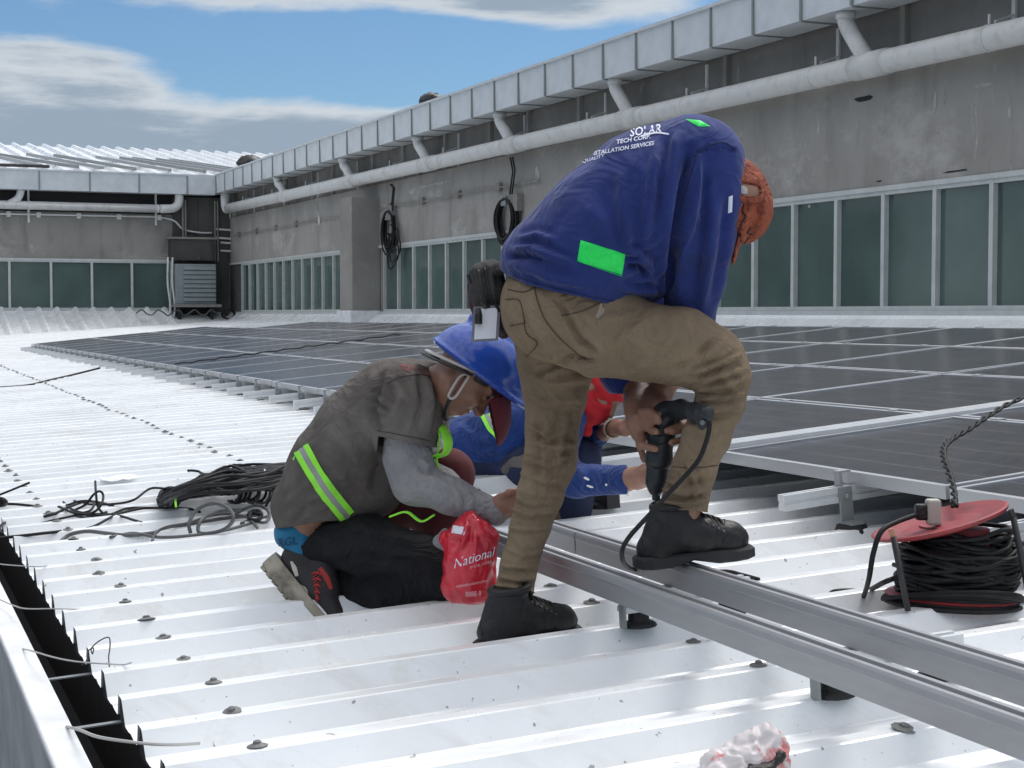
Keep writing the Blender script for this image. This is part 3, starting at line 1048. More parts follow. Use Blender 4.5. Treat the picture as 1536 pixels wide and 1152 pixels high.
# ribbed apron roof in front of the end building
ap = bbox(MB(), -.02, .03, .3, NEND, -.9, .05).build('apron_roof', M_ROOF)
ap['kind'] = 'structure'
AP = .54
mb = MB()
sl = .30
L5 = 3.6
prof = [(0, 0), (.20, 0), (.27, .13), (.35, .13), (.47, 0), (AP, 0)]
P = [(0.0, a, .05 + b) for a, b in prof] + [(L5, a, .05 - sl * L5 + b) for a, b in prof]
m_ = len(prof)
mb.add([(p[0], NSG * p[1], p[2]) for p in P], [(i, m_ + i, m_ + i + 1, i + 1) for i in range(m_ - 1)])
am = mb.mesh('apron_sheet')
am.materials.append(M_ROOF)
n = n_of(252) - .2
while n < NEND:
    o = link_mesh('apron_sheet', am, M_ROOF, ap)
    o.location = tuple(BP(.04, n, 0))
    o.rotation_euler = B_EUL
    n += AP
MB().add([BP(0, .3, .05), BP(0, n_of(252) - .2, .05), BP(3.2, n_of(252) - .2, -.9), BP(3.2, .3, -.9)], [(0, 1, 2, 3)]).build('corner_flashing', M_ROOF, ap)

# upper roof of the end building
ur = bbox(MB(), -14, -13.9, -6, NEND, 3, 6.38).build('upper_roof', M_ROOF)
ur['kind'] = 'structure'
UP = .56
mb = MB()
prof = [(0, 0), (.2, 0), (.26, .11), (.36, .11), (.42, 0), (UP, 0)]
P = [(0.0, a, 4.2 + b) for a, b in prof] + [(-14, a, 4.2 + 2.2 + b) for a, b in prof]
mb.add([(p[0], NSG * p[1], p[2]) for p in P], [(i, m_ + i, m_ + i + 1, i + 1) for i in range(m_ - 1)])
um = mb.mesh('upper_sheet')
um.materials.append(M_ROOF)
n = -6.0
while n < NEND:
    o = link_mesh('upper_sheet', um, M_ROOF, ur)
    o.location = tuple(BP(.0, n, 0))
    o.rotation_euler = B_EUL
    n += UP
for k, px in enumerate((20, 60, 105, 150, 205, 250, 285, 310, 335)):
    n = n_of(px, -4)
    a = random.uniform(.7, 1.5)
    pts = [BP(-1.0, n - a * .6, 4.2 + .157 + .16), BP(-6.0, n + a, 4.2 + .94 + .18)]
    o = MB().box((pts[0] + pts[1]) / 2, pts[1] - pts[0], N_, (0, 0, 1), np.linalg.norm(pts[1] - pts[0]), .10, .10).build('spare_rail', M_GALVR if k % 2 else M_ALU, at=pts[0])
    tag(o, 'grey metal rail lying slantwise on the white upper roof', 'rail', 'rails lying on the upper roof')
pts = [BP(-.6, n_of(0, -.6) + 1, 4.45), BP(-.7, n_of(35, -.6), 4.47), BP(-.6, n_of(78, -.6), 4.46)]
tag(MB().tube(pts, .05, 8).build('loose_pipe', M_DARKM, at=pts[1]), 'dark loose pipe lying along the edge of the upper roof', 'pipe')
for (px, s_, n_, z, rr_, lb) in ((378, .0, .1, 4.36, .42, 'black tarpaulin bundle on the gutter at the roof corner'), (650, None, .15, 4.36, .30, 'black tarpaulin bundle on the gutter halfway along the long building')):
    s_ = s_of(px, n_) if s_ is None else s_of(px, n_)
    mb = MB()
    prof = [(rr_ * 1.0, 0), (rr_ * 1.02, .1 * rr_), (rr_ * .9, .38 * rr_), (rr_ * .62, .62 * rr_), (rr_ * .3, .74 * rr_), (.01, .76 * rr_)]
    mb.lathe(BP(s_, n_, z), (0.06, .1, 1), prof, 16)
    mb.v = [tuple(np.array(p) + rng.normal(0, .018, 3)) for p in mb.v]
    tag(mb.build('tarp_bundle', M_TARP, at=BP(s_, n_, z), smooth=True), lb, 'tarpaulin')

# ================================================================== solar panels
PU, PQ = 1.084, 1.367
PA, PB = .038, -.003
PUE = unit(U_ + PA * W_)
PEE = unit(E_ + PB * W_)
PWW = unit(np.cross(PUE, PEE))
PEE = np.cross(PWW, PUE)
P_EUL = basis_euler(PUE, PEE, PWW)
U0, EB0, W0 = 1.37, 1.66, .225


def panel_w(u, e):
    return W0 + PA * (u - 1.4) + PB * e


pu, pq = PU - .018, PQ - .018
mb = MB()
fw, th = .022, .04
for sx in (-1, 1):
    mb.box((sx * (pu / 2 - fw / 2), 0, -th / 2), X3, Y3, Z3, fw, pq, th)
for sy in (-1, 1):
    mb.box((0, sy * (pq / 2 - fw / 2), -th / 2), X3, Y3, Z3, pu - 2 * fw - .0005, fw, th - .0005)
fm = mb.mesh('frame')
fm.materials.append(M_FRAME)
mb = MB().box((0, 0, -.008), X3, Y3, Z3, pu - 2 * fw + .004, pq - 2 * fw + .004, .006)
gm2 = mb.mesh('glass')
gm2.materials.append(M_CELL)
cm = MB().box((pu / 2 + .009, 0, -.004), X3, Y3, Z3, .036, .05, .016).mesh('mid_clamp')
cm.materials.append(M_ALU)


def panel(u, e, label, group):
    root = empty('solar_panel', RF(u, e, panel_w(u, e)), label, 'solar panel', group)
    root.rotation_euler = (P_EUL.x + random.gauss(0, .0025), P_EUL.y + random.gauss(0, .0025), P_EUL.z)
    f_ = link_mesh('frame', fm, M_FRAME, root)
    link_mesh('glass', gm2, M_CELL, root)
    for sy in (-.42, .42):
        link_mesh('clamp', cm, M_ALU, f_).location = (0, sy, 0)
    return root


NJ = 19
for j in range(NJ):
    for i in range(4):
        if j >= NJ - 3 and i == 3:
            continue
        row = ('the lowest row above the rail stubs', 'the second row up', 'the third row up', 'the top row facing the windows')[i]
        lead = 'black solar panel right beside the three rails in ' if j == 0 else 'black solar panel at the far end of ' if j == NJ - 1 else 'black solar panel in '
        panel(U0 + (i + .5) * PU, EB0 + (j + .5) * PQ, lead + row, 'panels of the large array')
for j in (0, 1):
    for i in range(4):
        panel(U0 + (i + .5) * PU, .16 + PQ / 2 - j * PQ, ('lowest', 'second', 'third', 'topmost')[i] + ' black solar panel of the column ' + ('between the three rails and the reel', 'right behind the red cable reel')[j], 'panels beside the cable reel')

# mounting rails under them
RPROF = [(-.02, -.05), (.02, -.05), (.02, -.032), (.016, -.03), (.016, -.022), (.02, -.02), (.02, 0), (.007, 0), (.007, -.012), (-.007, -.012), (-.007, 0), (-.02, 0), (-.02, -.02), (-.016, -.022), (-.016, -.03), (-.02, -.032)]
RLEN = 4.7
mb = MB().prism(RPROF, (-.27, 0, 0), (RLEN, 0, 0), Y3, Z3)
rlm = mb.mesh('rail')
rlm.materials.append(M_ALUW)
mb = MB()
mb.box((-.035, .0, .022), X3, Y3, Z3, .012, .03, .052)
mb.box((-.02, .0, .046), X3, Y3, Z3, .045, .03, .006)
clm = mb.mesh('end_clamp')
clm.materials.append(M_ALU)
mb = MB()
mb.box((-.03, -.026, -.055), X3, Y3, Z3, .045, .008, .11)
mb.box((-.03, -.055, -.112), X3, Y3, Z3, .05, .06, .008)
mb.lathe((-.03, -.031, -.03), (0, -1, 0), [(.009, 0), (.009, .01), (.004, .012)], 8)
ftm = mb.mesh('foot')
ftm.materials.append(M_GALVR)
mb = MB().lathe((-.03, -.045, -.138), Z3, [(.06, -.012), (.058, 0), (.05, .012), (.048, .02)], 10)
pdm = mb.mesh('pad')
pdm.materials.append(M_DARK)


def mrail(e, label, group):
    w = panel_w(U0, e) - .0405
    root = empty('mounting_rail', RF(U0, e, w), label, 'rail', group)
    root.rotation_euler = P_EUL
    link_mesh('rail', rlm, M_ALUW, root).location = (random.uniform(-.03, .03), 0, 0)
    link_mesh('end_clamp', clm, M_ALU, root)
    f_ = link_mesh('foot', ftm, M_GALVR, root)
    link_mesh('pad', pdm, M_DARK, f_)
    return root


for j in range(NJ):
    for q in (.25, .75):
        mrail(EB0 + (j + q) * PQ, 'white mounting rail stub sticking out below the edge of the large array', 'rails under the large array')
mrail(.16 + PQ * .36, 'white mounting rail stub sticking out under the panel edge behind the cable reel', 'rails beside the cable reel')
mrail(.16 - PQ * .3, 'white mounting rail stub sticking out under the panel edge behind the cable reel', 'rails beside the cable reel')

# triple rails running up between the two blocks
for k, (e, dw) in enumerate(((1.455 + .06, -.004), (1.58, -.002), (1.64, -.012))):
    e = (1.543, 1.590, 1.637)[k]
    a, b = RF(.22 + .03 * k, e, .196), RF(5.9, e, panel_w(5.9, e) + .002)
    o = MB().prism([(-.018, -.06), (.018, -.06), (.018, 0), (.006, 0), (.006, -.01), (-.006, -.01), (-.006, 0), (-.018, 0)], a, b, E_, W_).build('cross_rail', M_ALUW, at=a)
    tag(o, 'long white rail of the three laid side by side between the panel blocks', 'rail', 'three rails between the panel blocks')
for k, u in enumerate((.42, .95)):
    mb = MB().box(RF(u, 1.59, .11), U_, E_, W_, .05, .16, .12)
    mb.lathe(RF(u, 1.59, .05), W_, [(.06, -.004), (.055, .01), (.04, .016)], 10)
    tag(mb.build('rail_block', M_DARKM, at=RF(u, 1.59, .05)), 'dark support block under the three white rails', 'support block', 'blocks under the three rails')

# ------------------------------------------------------------------ two loose channels in the foreground
FPROF = [(0, -.062), (.044, -.062), (.044, -.006), (.041, 0), (.030, 0), (.030, -.012), (.014, -.012), (.014, 0), (.004, 0), (0, -.006), (-.0025, -.018), (.0, -.022)]
for k, (u, lb) in enumerate(((.058, 'long grey aluminium channel with the brown boot heel on it, lower of two'), (.25, 'long grey aluminium channel under the boot toe, upper of two'))):
    a, b = RF(u, -4.2, .2), RF(u + .004, .60 + .1 * k, .2)
    if k == 1:
        mid = RF(u, .28, .2)
        root = empty('aluminium_channel', mid, lb.replace('brown ', ''), 'rail', 'channels laid under the boot')
        MB().prism(FPROF, a, RF(u, .277, .2), U_, W_).build('channel', M_ALU, root, bevel=.0012)
        MB().prism([(p * 1.0 - .001, q) for p, q in FPROF], RF(u, .283, .2), b, U_, W_).build('channel', M_ALU, root, bevel=.0012)
    else:
        root = empty('aluminium_channel', a, lb.replace('brown ', ''), 'rail', 'channels laid under the boot')
        MB().prism(FPROF, a, b, U_, W_).build('channel', M_ALU, root, bevel=.0012)
for k, (px, py) in enumerate(((950, 941), (1240, 1046), (1700, 1330))):
    q = toroof(roofpx(px, py, .05))
    e_ = E0 + round((q[1] - E0) / PITCH) * PITCH if k == 2 else q[1]
    ul = q[0] - .03
    root = empty('support_stand', RF(q[0], e_, .05), ('short white rail stub on a black pad under the heel end of the channels', 'short white rail stub on a black pad, next along the channels from the boot', 'short white rail stub on a black pad at the open end of the channels')[k], 'support', 'stubs under the grey channels')
    MB().prism([(-.022, 0), (.022, 0), (.022, .014), (.012, .016), (.012, .028), (.022, .03), (.022, .048), (.008, .048), (.008, .038), (-.008, .038), (-.008, .048), (-.022, .048), (-.022, .03), (-.012, .028), (-.012, .016), (-.022, .014)], RF(ul, e_, .089), RF(ul + .34, e_, .089), E_, W_).build('stub', M_ALUW, root)
    MB().box(RF(ul - .002, e_ - .012, .096), U_, E_, W_, .006, .028, .084).build('end_plate', M_GALVR, root)
    for u in (ul + .045, ul + .29):
        MB().lathe(RF(u, e_, .0525), W_, [(.044, 0), (.040, .007), (.026, .012), (.024, .036)], 12).build('pad', M_DARK, root)

# ================================================================== sculpting engine (signed distances -> continuous skin)
_tab = np.random.default_rng(5).random((32, 32, 32)).astype(np.float32)


def vnoise(p):
    i = np.floor(p).astype(int)
    f = p - i
    f = f * f * (3 - 2 * f)
    r = 0
    for dx in (0, 1):
        for dy in (0, 1):
            for dz in (0, 1):
                w = (f[:, 0] if dx else 1 - f[:, 0]) * (f[:, 1] if dy else 1 - f[:, 1]) * (f[:, 2] if dz else 1 - f[:, 2])
                r = r + w * _tab[(i[:, 0] + dx) % 32, (i[:, 1] + dy) % 32, (i[:, 2] + dz) % 32]
    return r * 2 - 1


def fbm(p, o=3):
    r, a = 0, 1.0
    for k in range(o):
        r = r + a * vnoise(p * 2 ** k + 17.3 * k)
        a *= .5
    return r


class SDF:
    def __init__(self, k=.02):
        self.pr = []
        self.cuts = []
        self.k = k
        self.bb = None

    def cone(self, a, b, ra, rb, k=None, flat=None, sub=False):
        self.pr.append(('c', np.asarray(a, float), np.asarray(b, float), ra, rb, self.k if k is None else k, flat, sub))
        return self

    def chain(self, nodes, k=None, flat=None):
        """nodes: (px, py, depth, radius in px); flat: thickness ratio along the view axis"""
        P = [(W(n[0], n[1], n[2]), n[3] * n[2] / F) for n in nodes]
        fl = ((0, 1, 0), flat) if flat else None
        for (a, ra), (b, rb) in zip(P[:-1], P[1:]):
            self.cone(a, b, ra, rb, k, fl)
        return self

    def pts(self, P, rs, k=None, flat=None):
        for i in range(len(P) - 1):
            self.cone(P[i], P[i + 1], rs[i], rs[i + 1], k, flat)
        return self

    def ell(self, c, r, axes=None, k=None, sub=False):
        A = np.eye(3) if axes is None else np.array([unit(a) for a in axes])
        self.pr.append(('e', np.asarray(c, float), A, np.asarray(r, float), 0, self.k if k is None else k, None, sub))
        return self

    def cut(self, p, n):
        self.cuts.append((np.asarray(p, float), unit(n)))
        return self

    def cutpx(self, a, b, d, keep):
        """plane through two picture points, seen edge-on; keep the side of point keep"""
        A, B, K = W(*a, d), W(*b, d), W(*keep, d)
        n = np.cross(B - A, A - CAMP)
        n = unit(n)
        if np.dot(K - A, n) > 0:
            n = -n
        return self.cut(A, n)

    def bounds(self):
        lo, hi = np.full(3, 1e9), np.full(3, -1e9)
        for p in self.pr:
            if p[7]:
                continue
            if p[0] == 'c':
                s = max(p[3], p[4]) * (max(1, p[6][1]) if p[6] else 1)
                for q in (p[1], p[2]):
                    lo, hi = np.minimum(lo, q - s), np.maximum(hi, q + s)
            else:
                s = max(p[3])
                lo, hi = np.minimum(lo, p[1] - s), np.maximum(hi, p[1] + s)
        return lo, hi

    def ev(self, X):
        lo, hi = X.min(0), X.max(0)
        D = np.full(len(X), .06)
        if self.bb is None:
            self.bb = ([], [])
            for p in self.pr:
                if p[0] == 'c':
                    m3 = max(p[3], p[4]) * (max(1, p[6][1]) if p[6] else 1)
                    self.bb[0].append(np.minimum(p[1], p[2]) - m3)
                    self.bb[1].append(np.maximum(p[1], p[2]) + m3)
                else:
                    self.bb[0].append(p[1] - max(p[3]))
                    self.bb[1].append(p[1] + max(p[3]))
            self.bb = (np.array(self.bb[0]), np.array(self.bb[1]))
        gap = np.maximum(np.maximum(self.bb[0] - hi, lo - self.bb[1]), 0)
        near = np.nonzero((gap ** 2).sum(1) < .0036)[0]
        for pi in near:
            p = self.pr[pi]
            if p[0] == 'c':
                a, b, ra, rb, k, fl = p[1:7]
                q = X - a
                ba = b - a
                if fl:
                    n, kk = np.asarray(fl[0], float), fl[1]
                    q = q + np.outer(q @ n, n) * (1 / kk - 1)
                    ba = ba + n * (ba @ n) * (1 / kk - 1)
                h = np.clip(q @ ba / max(ba @ ba, 1e-12), 0, 1)
                d = np.linalg.norm(q - h[:, None] * ba, axis=1) - (ra + (rb - ra) * h)
                if fl:
                    d = d * min(1, fl[1])
            else:
                c, A, r, _, k = p[1:6]
                q = (X - c) @ A.T
                k0 = np.linalg.norm(q / r, axis=1)
                k1 = np.linalg.norm(q / (r * r), axis=1)
                d = k0 * (k0 - 1) / np.maximum(k1, 1e-9)
            if p[7]:
                h = np.maximum(k - np.abs(-D - d), 0) / max(k, 1e-6)
                D = -(np.minimum(-D, d) - h * h * k / 4)
            else:
                h = np.maximum(k - np.abs(D - d), 0) / max(k, 1e-6)
                D = np.minimum(D, d) - h * h * k / 4
        for p, n in self.cuts:
            D = np.maximum(D, (X - p) @ n)
        return D

    def surf(self, h=.006, smooth=2):
        lo, hi = self.bounds()
        lo = lo - 4 * h
        hi = hi + 4 * h
        B = 8
        nb = np.ceil((hi - lo) / (h * B)).astype(int)
        nn = nb * B + 1
        D = np.full(nn, .05, np.float32)
        g = np.arange(B + 1)
        off = np.stack(np.meshgrid(g, g, g, indexing='ij'), -1).reshape(-1, 3)
        cen = np.stack(np.meshgrid(*[np.arange(n) for n in nb], indexing='ij'), -1).reshape(-1, 3)
        cw = lo + (cen + .5) * B * h
        dc = np.empty(len(cw))
        step = 64
        # coarse distances, evaluated in slabs so culling works
        for x in range(nb[0]):
            m = cen[:, 0] == x
            dc[m] = self.ev(cw[m])
        rad = B * h * .87 + .012
        for c, d in zip(cen, dc):
            sl = tuple(slice(q * B, q * B + B + 1) for q in c)
            if d < -rad:
                D[sl] = -.05
            elif d < rad * 1.15:
                D[sl] = self.ev(lo + (c * B + off) * h).reshape(B + 1, B + 1, B + 1)
        S = D < 0
        cnt = np.zeros(np.array(nn) - 1, np.int8)
        for i in (0, 1):
            for j in (0, 1):
                for k in (0, 1):
                    cnt += S[i:nn[0] - 1 + i, j:nn[1] - 1 + j, k:nn[2] - 1 + k]
        act = np.argwhere((cnt > 0) & (cnt < 8))
        idm = np.full(cnt.shape, -1, np.int32)
        idm[act[:, 0], act[:, 1], act[:, 2]] = np.arange(len(act))
        acc = np.zeros((len(act), 3))
        num = np.zeros(len(act))
        cr = [np.array(c) for c in np.ndindex(2, 2, 2)]
        for a in cr:
            for ax in range(3):
                if a[ax]:
                    continue
                b = a.copy()
                b[ax] = 1
                pa, pb = act + a, act + b
                da, db = D[pa[:, 0], pa[:, 1], pa[:, 2]].astype(float), D[pb[:, 0], pb[:, 1], pb[:, 2]].astype(float)
                x = (da < 0) != (db < 0)
                t = np.where(x, da / np.where(np.abs(da - db) < 1e-9, 1, da - db), 0)
                pos = a + np.outer(t, b - a)
                acc += np.where(x[:, None], pos, 0)
                num += x
        V = lo + (act + acc / np.maximum(num, 1)[:, None]) * h
        Q = []
        for ax in range(3):
            sl0 = [slice(1, -1)] * 3
            sl1 = [slice(1, -1)] * 3
            sl0[ax] = slice(0, -1)
            sl1[ax] = slice(1, None)
            x = S[tuple(sl0)] != S[tuple(sl1)]
            p = np.argwhere(x)
            base = p.copy()
            for q in range(3):
                if q != ax:
                    base[:, q] += 1
            inside = S[base[:, 0], base[:, 1], base[:, 2]]
            b1, b2 = [(1, 2), (2, 0), (0, 1)][ax]
            ids = []
            for (i, j) in ((-1, -1), (0, -1), (0, 0), (-1, 0)):
                c = base.copy()
                c[:, b1] += i
                c[:, b2] += j
                ids.append(idm[c[:, 0], c[:, 1], c[:, 2]])
            q4 = np.stack(ids, 1)
            q4[~inside] = q4[~inside][:, ::-1]
            Q.append(q4)
        Q = np.concatenate(Q)
        Q = Q[(Q >= 0).all(1)]
        for _ in range(smooth):
            V = relax(V, Q)
        return V, Q


def relax(V, Q, lam=.5):
    I = np.concatenate([Q[:, i] for i in range(4)] * 2)
    J = np.concatenate([Q[:, (i + 1) % 4] for i in range(4)] + [Q[:, (i + 3) % 4] for i in range(4)])
    n = np.bincount(I, minlength=len(V))
    A = np.stack([np.bincount(I, V[J, c], len(V)) for c in range(3)], 1)
    return V * (1 - lam) + lam * A / np.maximum(n, 1)[:, None]


def normals(V, Q):
    fn = np.cross(V[Q[:, 2]] - V[Q[:, 0]], V[Q[:, 3]] - V[Q[:, 1]])
    I = np.concatenate([Q[:, i] for i in range(4)])
    Nn = np.stack([np.bincount(I, np.tile(fn[:, c], 4), len(V)) for c in range(3)], 1)
    return Nn / np.maximum(np.linalg.norm(Nn, axis=1), 1e-12)[:, None]


def folds(V, Q, strokes, noise=.0025, scale=14.0, stretch=(1, 1, 1)):
    """cloth relief: strokes are (points in px, half width px, height m) pressed into or raised from the side they face"""
    Nn = normals(V, Q)
    px = topx(V)
    view = V - CAMP
    face = -(Nn * view).sum(1) / np.linalg.norm(view, axis=1)
    fw = np.clip(face * 2.5, 0, 1)
    disp = noise * fbm(V * scale * np.asarray(stretch), 3)
    for st in strokes:
        pl, wd, amp = np.asarray(st[0], float), st[1], st[2]
        best = np.full(len(V), 1e9)
        tt = np.zeros(len(V))
        nseg = len(pl) - 1
        for i in range(nseg):
            a, b = pl[i], pl[i + 1]
            ab = b - a
            t = np.clip((px - a) @ ab / (ab @ ab), 0, 1)
            d = np.linalg.norm(px - a - t[:, None] * ab, axis=1)
            m = d < best
            best[m] = d[m]
            tt[m] = (i + t[m]) / nseg
        prof = np.exp(-(best / wd) ** 2) - .45 * np.exp(-((best - 1.9 * wd) / wd) ** 2)
        disp += amp * prof * fw * np.clip(np.minimum(tt, 1 - tt) * 6 + .25, 0, 1)
    return V + Nn * disp[:, None]


def trim(V, Q, low, dpx):
    """cut a garment along a hem: drop what hangs below, pull the ragged last row up to the line"""
    Q = Q[~low[Q].all(1)]
    used = np.zeros(len(V), bool)
    used[Q.ravel()] = True
    m = used & low
    V = V.copy()
    V[m, 2] += dpx[m] * V[m, 1] / F
    idx = np.cumsum(used) - 1
    return V[used], idx[Q]


class Skin:
    """finished sculpt: links the mesh and can be drawn on"""

    def __init__(self, name, V, Q, m, parent):
        self.V, self.Q = V, Q
        self.parent = parent
        off = wl(parent)
        self.o = link_mesh(name, np_mesh(name, V - off, Q), m, parent, smooth=True)
        self.bvh = None

    def hit(self, px, py, lift=.002):
        if self.bvh is None:
            self.bvh = BVHTree.FromPolygons(self.V.tolist(), self.Q.tolist())
        r = unit(ray(px, py))
        loc, nrm, i, d = self.bvh.ray_cast(Vector(CAMP), Vector(r))
        if loc is None:
            loc, nrm, i, d = self.bvh.find_nearest(Vector(CAMP + r * np.linalg.norm(self.V.mean(0) - CAMP)))
        n = Vector(nrm)
        if n.dot(Vector(r)) > 0:
            n = -n
        return np.array(loc) + np.array(n) * lift

    def patch(self, name, quad, m, parent, nu=14, nv=6, lift=.002, thick=0.0015):
        """cloth patch lying on the sculpt inside four picture corners"""
        q = np.asarray(quad, float)
        P = []
        for j in range(nv + 1):
            for i in range(nu + 1):
                u, v = i / nu, j / nv
                p = (1 - v) * ((1 - u) * q[0] + u * q[1]) + v * ((1 - u) * q[3] + u * q[2])
                edge = i in (0, nu) or j in (0, nv)
                P.append(self.hit(*p, lift * (.3 if edge else 1)))
        mb = MB()
        w = nu + 1
        mb.add(P, [(j * w + i, (j + 1) * w + i, (j + 1) * w + i + 1, j * w + i + 1) for j in range(nv) for i in range(nu)])
        return mb.build(name, m, parent, smooth=True)

    def band(self, name, line, widths, m, parent, lift=.003, n=10):
        """strip along a picture polyline"""
        L_ = spline([np.array([*p, 0.0]) for p in line], n)
        mb = MB()
        P = []
        for i, p in enumerate(L_):
            t = unit(L_[min(i + 1, len(L_) - 1)] - L_[max(i - 1, 0)])
            nn_ = np.array([-t[1], t[0]])
            wd = np.interp(i / (len(L_) - 1), np.linspace(0, 1, len(widths)), widths) / 2
            for s in (-1, -.33, .33, 1):
                P.append(self.hit(*(p[:2] + nn_ * wd * s), lift))
        mb.add(P, [(4 * i + k, 4 * i + k + 1, 4 * i + 4 + k + 1, 4 * i + 4 + k) for i in range(len(L_) - 1) for k in range(3)])
        return mb.build(name, m, parent, smooth=True)

    def line(self, name, line, r, m, parent, lift=.001, n=8):
        L_ = spline([np.array([*p, 0.0]) for p in line], n)
        return MB().tube([self.hit(p[0], p[1], lift) for p in L_], r, 5).build(name, m, parent, smooth=True)

    def text(self, name, s, origin, xdir, ydir, m, parent, lift=.0018, font=None, bold=False):
        """lettering printed on the sculpt: origin and em vectors in picture pixels"""
        cu = bpy.data.curves.new(name, 'FONT')
        cu.body = s
        cu.size = 1.0
        cu.resolution_u = 2
        if bold:
            cu.offset = .018
        ob = bpy.data.objects.new(name, cu)
        col.objects.link(ob)
        bpy.context.view_layer.update()
        me = bpy.data.meshes.new_from_object(ob.evaluated_get(bpy.context.evaluated_depsgraph_get()))
        bpy.data.objects.remove(ob)
        bm = bmesh.new()
        bm.from_mesh(me)
        bmesh.ops.triangulate(bm, faces=bm.faces)
        V = [self.hit(*(np.array(origin) + v.co.x * np.array(xdir) + v.co.y * np.array(ydir)), lift) for v in bm.verts]
        mb = MB().add(V, [tuple(v.index for v in f.verts) for f in bm.faces])
        bm.free()
        return mb.build(name, m, parent)


def head(S, c, fwd, up, sc=1.0, k=.012, openm=0.0):
    """adult head prims around centre c (between the ears)"""
    f, u = unit(fwd), unit(up)
    u = unit(u - f * np.dot(f, u))
    r = np.cross(f, u)
    A = (f, r, u)
    c = np.asarray(c, float)

    def at(x, y, z):
        return c + sc * (x * f + y * r + z * u)
    S.ell(at(-.012, 0, .035), np.array([.096, .075, .088]) * sc, A, .03)
    S.ell(at(.020, 0, -.030), np.array([.070, .060, .080]) * sc, A, .035)
    S.cone(at(.055, 0, -.088), at(.062, 0, -.078), .026 * sc, .022 * sc, .03)          # chin
    for y in (-1, 1):
        S.cone(at(-.005, y * .050, -.055), at(.045, y * .024, -.088), .022 * sc, .02 * sc, .03)   # jaw
        S.ell(at(.062, y * .038, -.022), np.array([.022, .022, .018]) * sc, A, .02)   # cheek
        S.ell(at(-.002, y * .074, -.005), np.array([.017, .008, .030]) * sc, (f * .9 + r * .3 * y, r * .9 - f * .3 * y, u), .008)   # ear
        S.ell(at(.004, y * .082, -.004), np.array([.008, .006, .014]) * sc, A, .006, sub=True)
        S.cone(at(.082, y * .014, .026), at(.070, y * .044, .027), .0095 * sc, .008 * sc, .014)     # brow
        S.ell(at(.092, y * .031, .006), np.array([.014, .017, .012]) * sc, A, .014, sub=True)
        S.ell(at(.072, y * .031, .006), np.array([.0125, .0135, .0115]) * sc, A, .004)          # lid over the eye
        S.ell(at(.100, y * .012, -.030), np.array([.010, .009, .008]) * sc, A, .008)
    S.cone(at(.086, 0, .012), at(.108, 0, -.026), .009 * sc, .0125 * sc, .012)
    S.cone(at(.087, -.016, -.054), at(.087, .016, -.054), .0065 * sc, .0065 * sc, .008)
    S.cone(at(.093, -.006, -.0535), at(.093, .006, -.0535), .0065 * sc, .0065 * sc, .006)
    S.cone(at(.0875, -.014, -.067), at(.0875, .014, -.067), .0068 * sc, .0068 * sc, .008)
    S.cone(at(.098, -.02, -.0605), at(.098, .02, -.0605), .003 * sc, .003 * sc, .004, sub=True)
    return at


def finger(S, P, r0=.0095, r1=.0075, k=.006):
    n = len(P)
    S.pts([np.asarray(p, float) for p in P], [r0 + (r1 - r0) * i / (n - 1) for i in range(n)], k)

# ================================================================== standing worker
fr = random.Random(21)
VX, VZ = np.array([1.0, 0, 0]), np.array([0, 0, 1.0])
p1 = empty('person', RF(.2, -.2, 0), 'person in navy shirt and khaki trousers stooping over a drill, one boot on the channels', 'person')


def sc_nodes(nodes, k, dr=0):
    return [(a, b, c, max(6, r * k + dr)) for a, b, c, r in nodes]


LEG_L = [(828, 485, 3.96, 66), (834, 545, 3.96, 61), (833, 590, 3.955, 50), (828, 640, 3.95, 41), (826, 690, 3.93, 41.5), (811, 740, 3.92, 36), (795, 790, 3.91, 32), (778, 850, 3.89, 29), (765, 915, 3.875, 30)]
LEG_R = [(838, 470, 3.82, 80), (900, 503, 3.79, 65), (960, 513, 3.76, 60), (1025, 521, 3.73, 60), (1070, 542, 3.71, 52), (1086, 562, 3.70, 40), (1081, 602, 3.70, 37), (1060, 652, 3.71, 37), (1041, 702, 3.72, 35), (1022, 775, 3.735, 38)]
TORSO = [(862, 404, 3.87, 106), (914, 352, 3.85, 98), (988, 291, 3.83, 97), (1040, 247, 3.81, 66)]
ARM_R = [(1058, 240, 3.74, 54), (1063, 300, 3.72, 49), (1056, 360, 3.73, 45), (1046, 420, 3.78, 41), (1032, 480, 3.84, 38), (1010, 556, 3.92, 27)]
ARM_L = [(1030, 240, 4.0, 54), (985, 380, 4.04, 46), (945, 500, 4.04, 42), (938, 560, 4.0, 38), (955, 602, 3.95, 24)]

t1 = SDF(.03)
t1.chain(sc_nodes(LEG_L, .965, -.5), .012, 1.05)
t1.chain(sc_nodes(LEG_R, .975, -.5), .012, 1.1)
t1.chain([(818, 450, 3.88, 66), (905, 440, 3.85, 60)], .05, 1.5)
t1.cutpx((728, 896), (805, 916), 3.95, (830, 500))
t1.cut(W(985, 756, 3.46), np.array([.02, 0, -1.0]) + 0 * VX)
# only the raised leg ends at its own cuff: lower it again by clipping in two passes
t1.cuts = []
tl = SDF(.03)
V, Q = t1.surf(.005, 2)
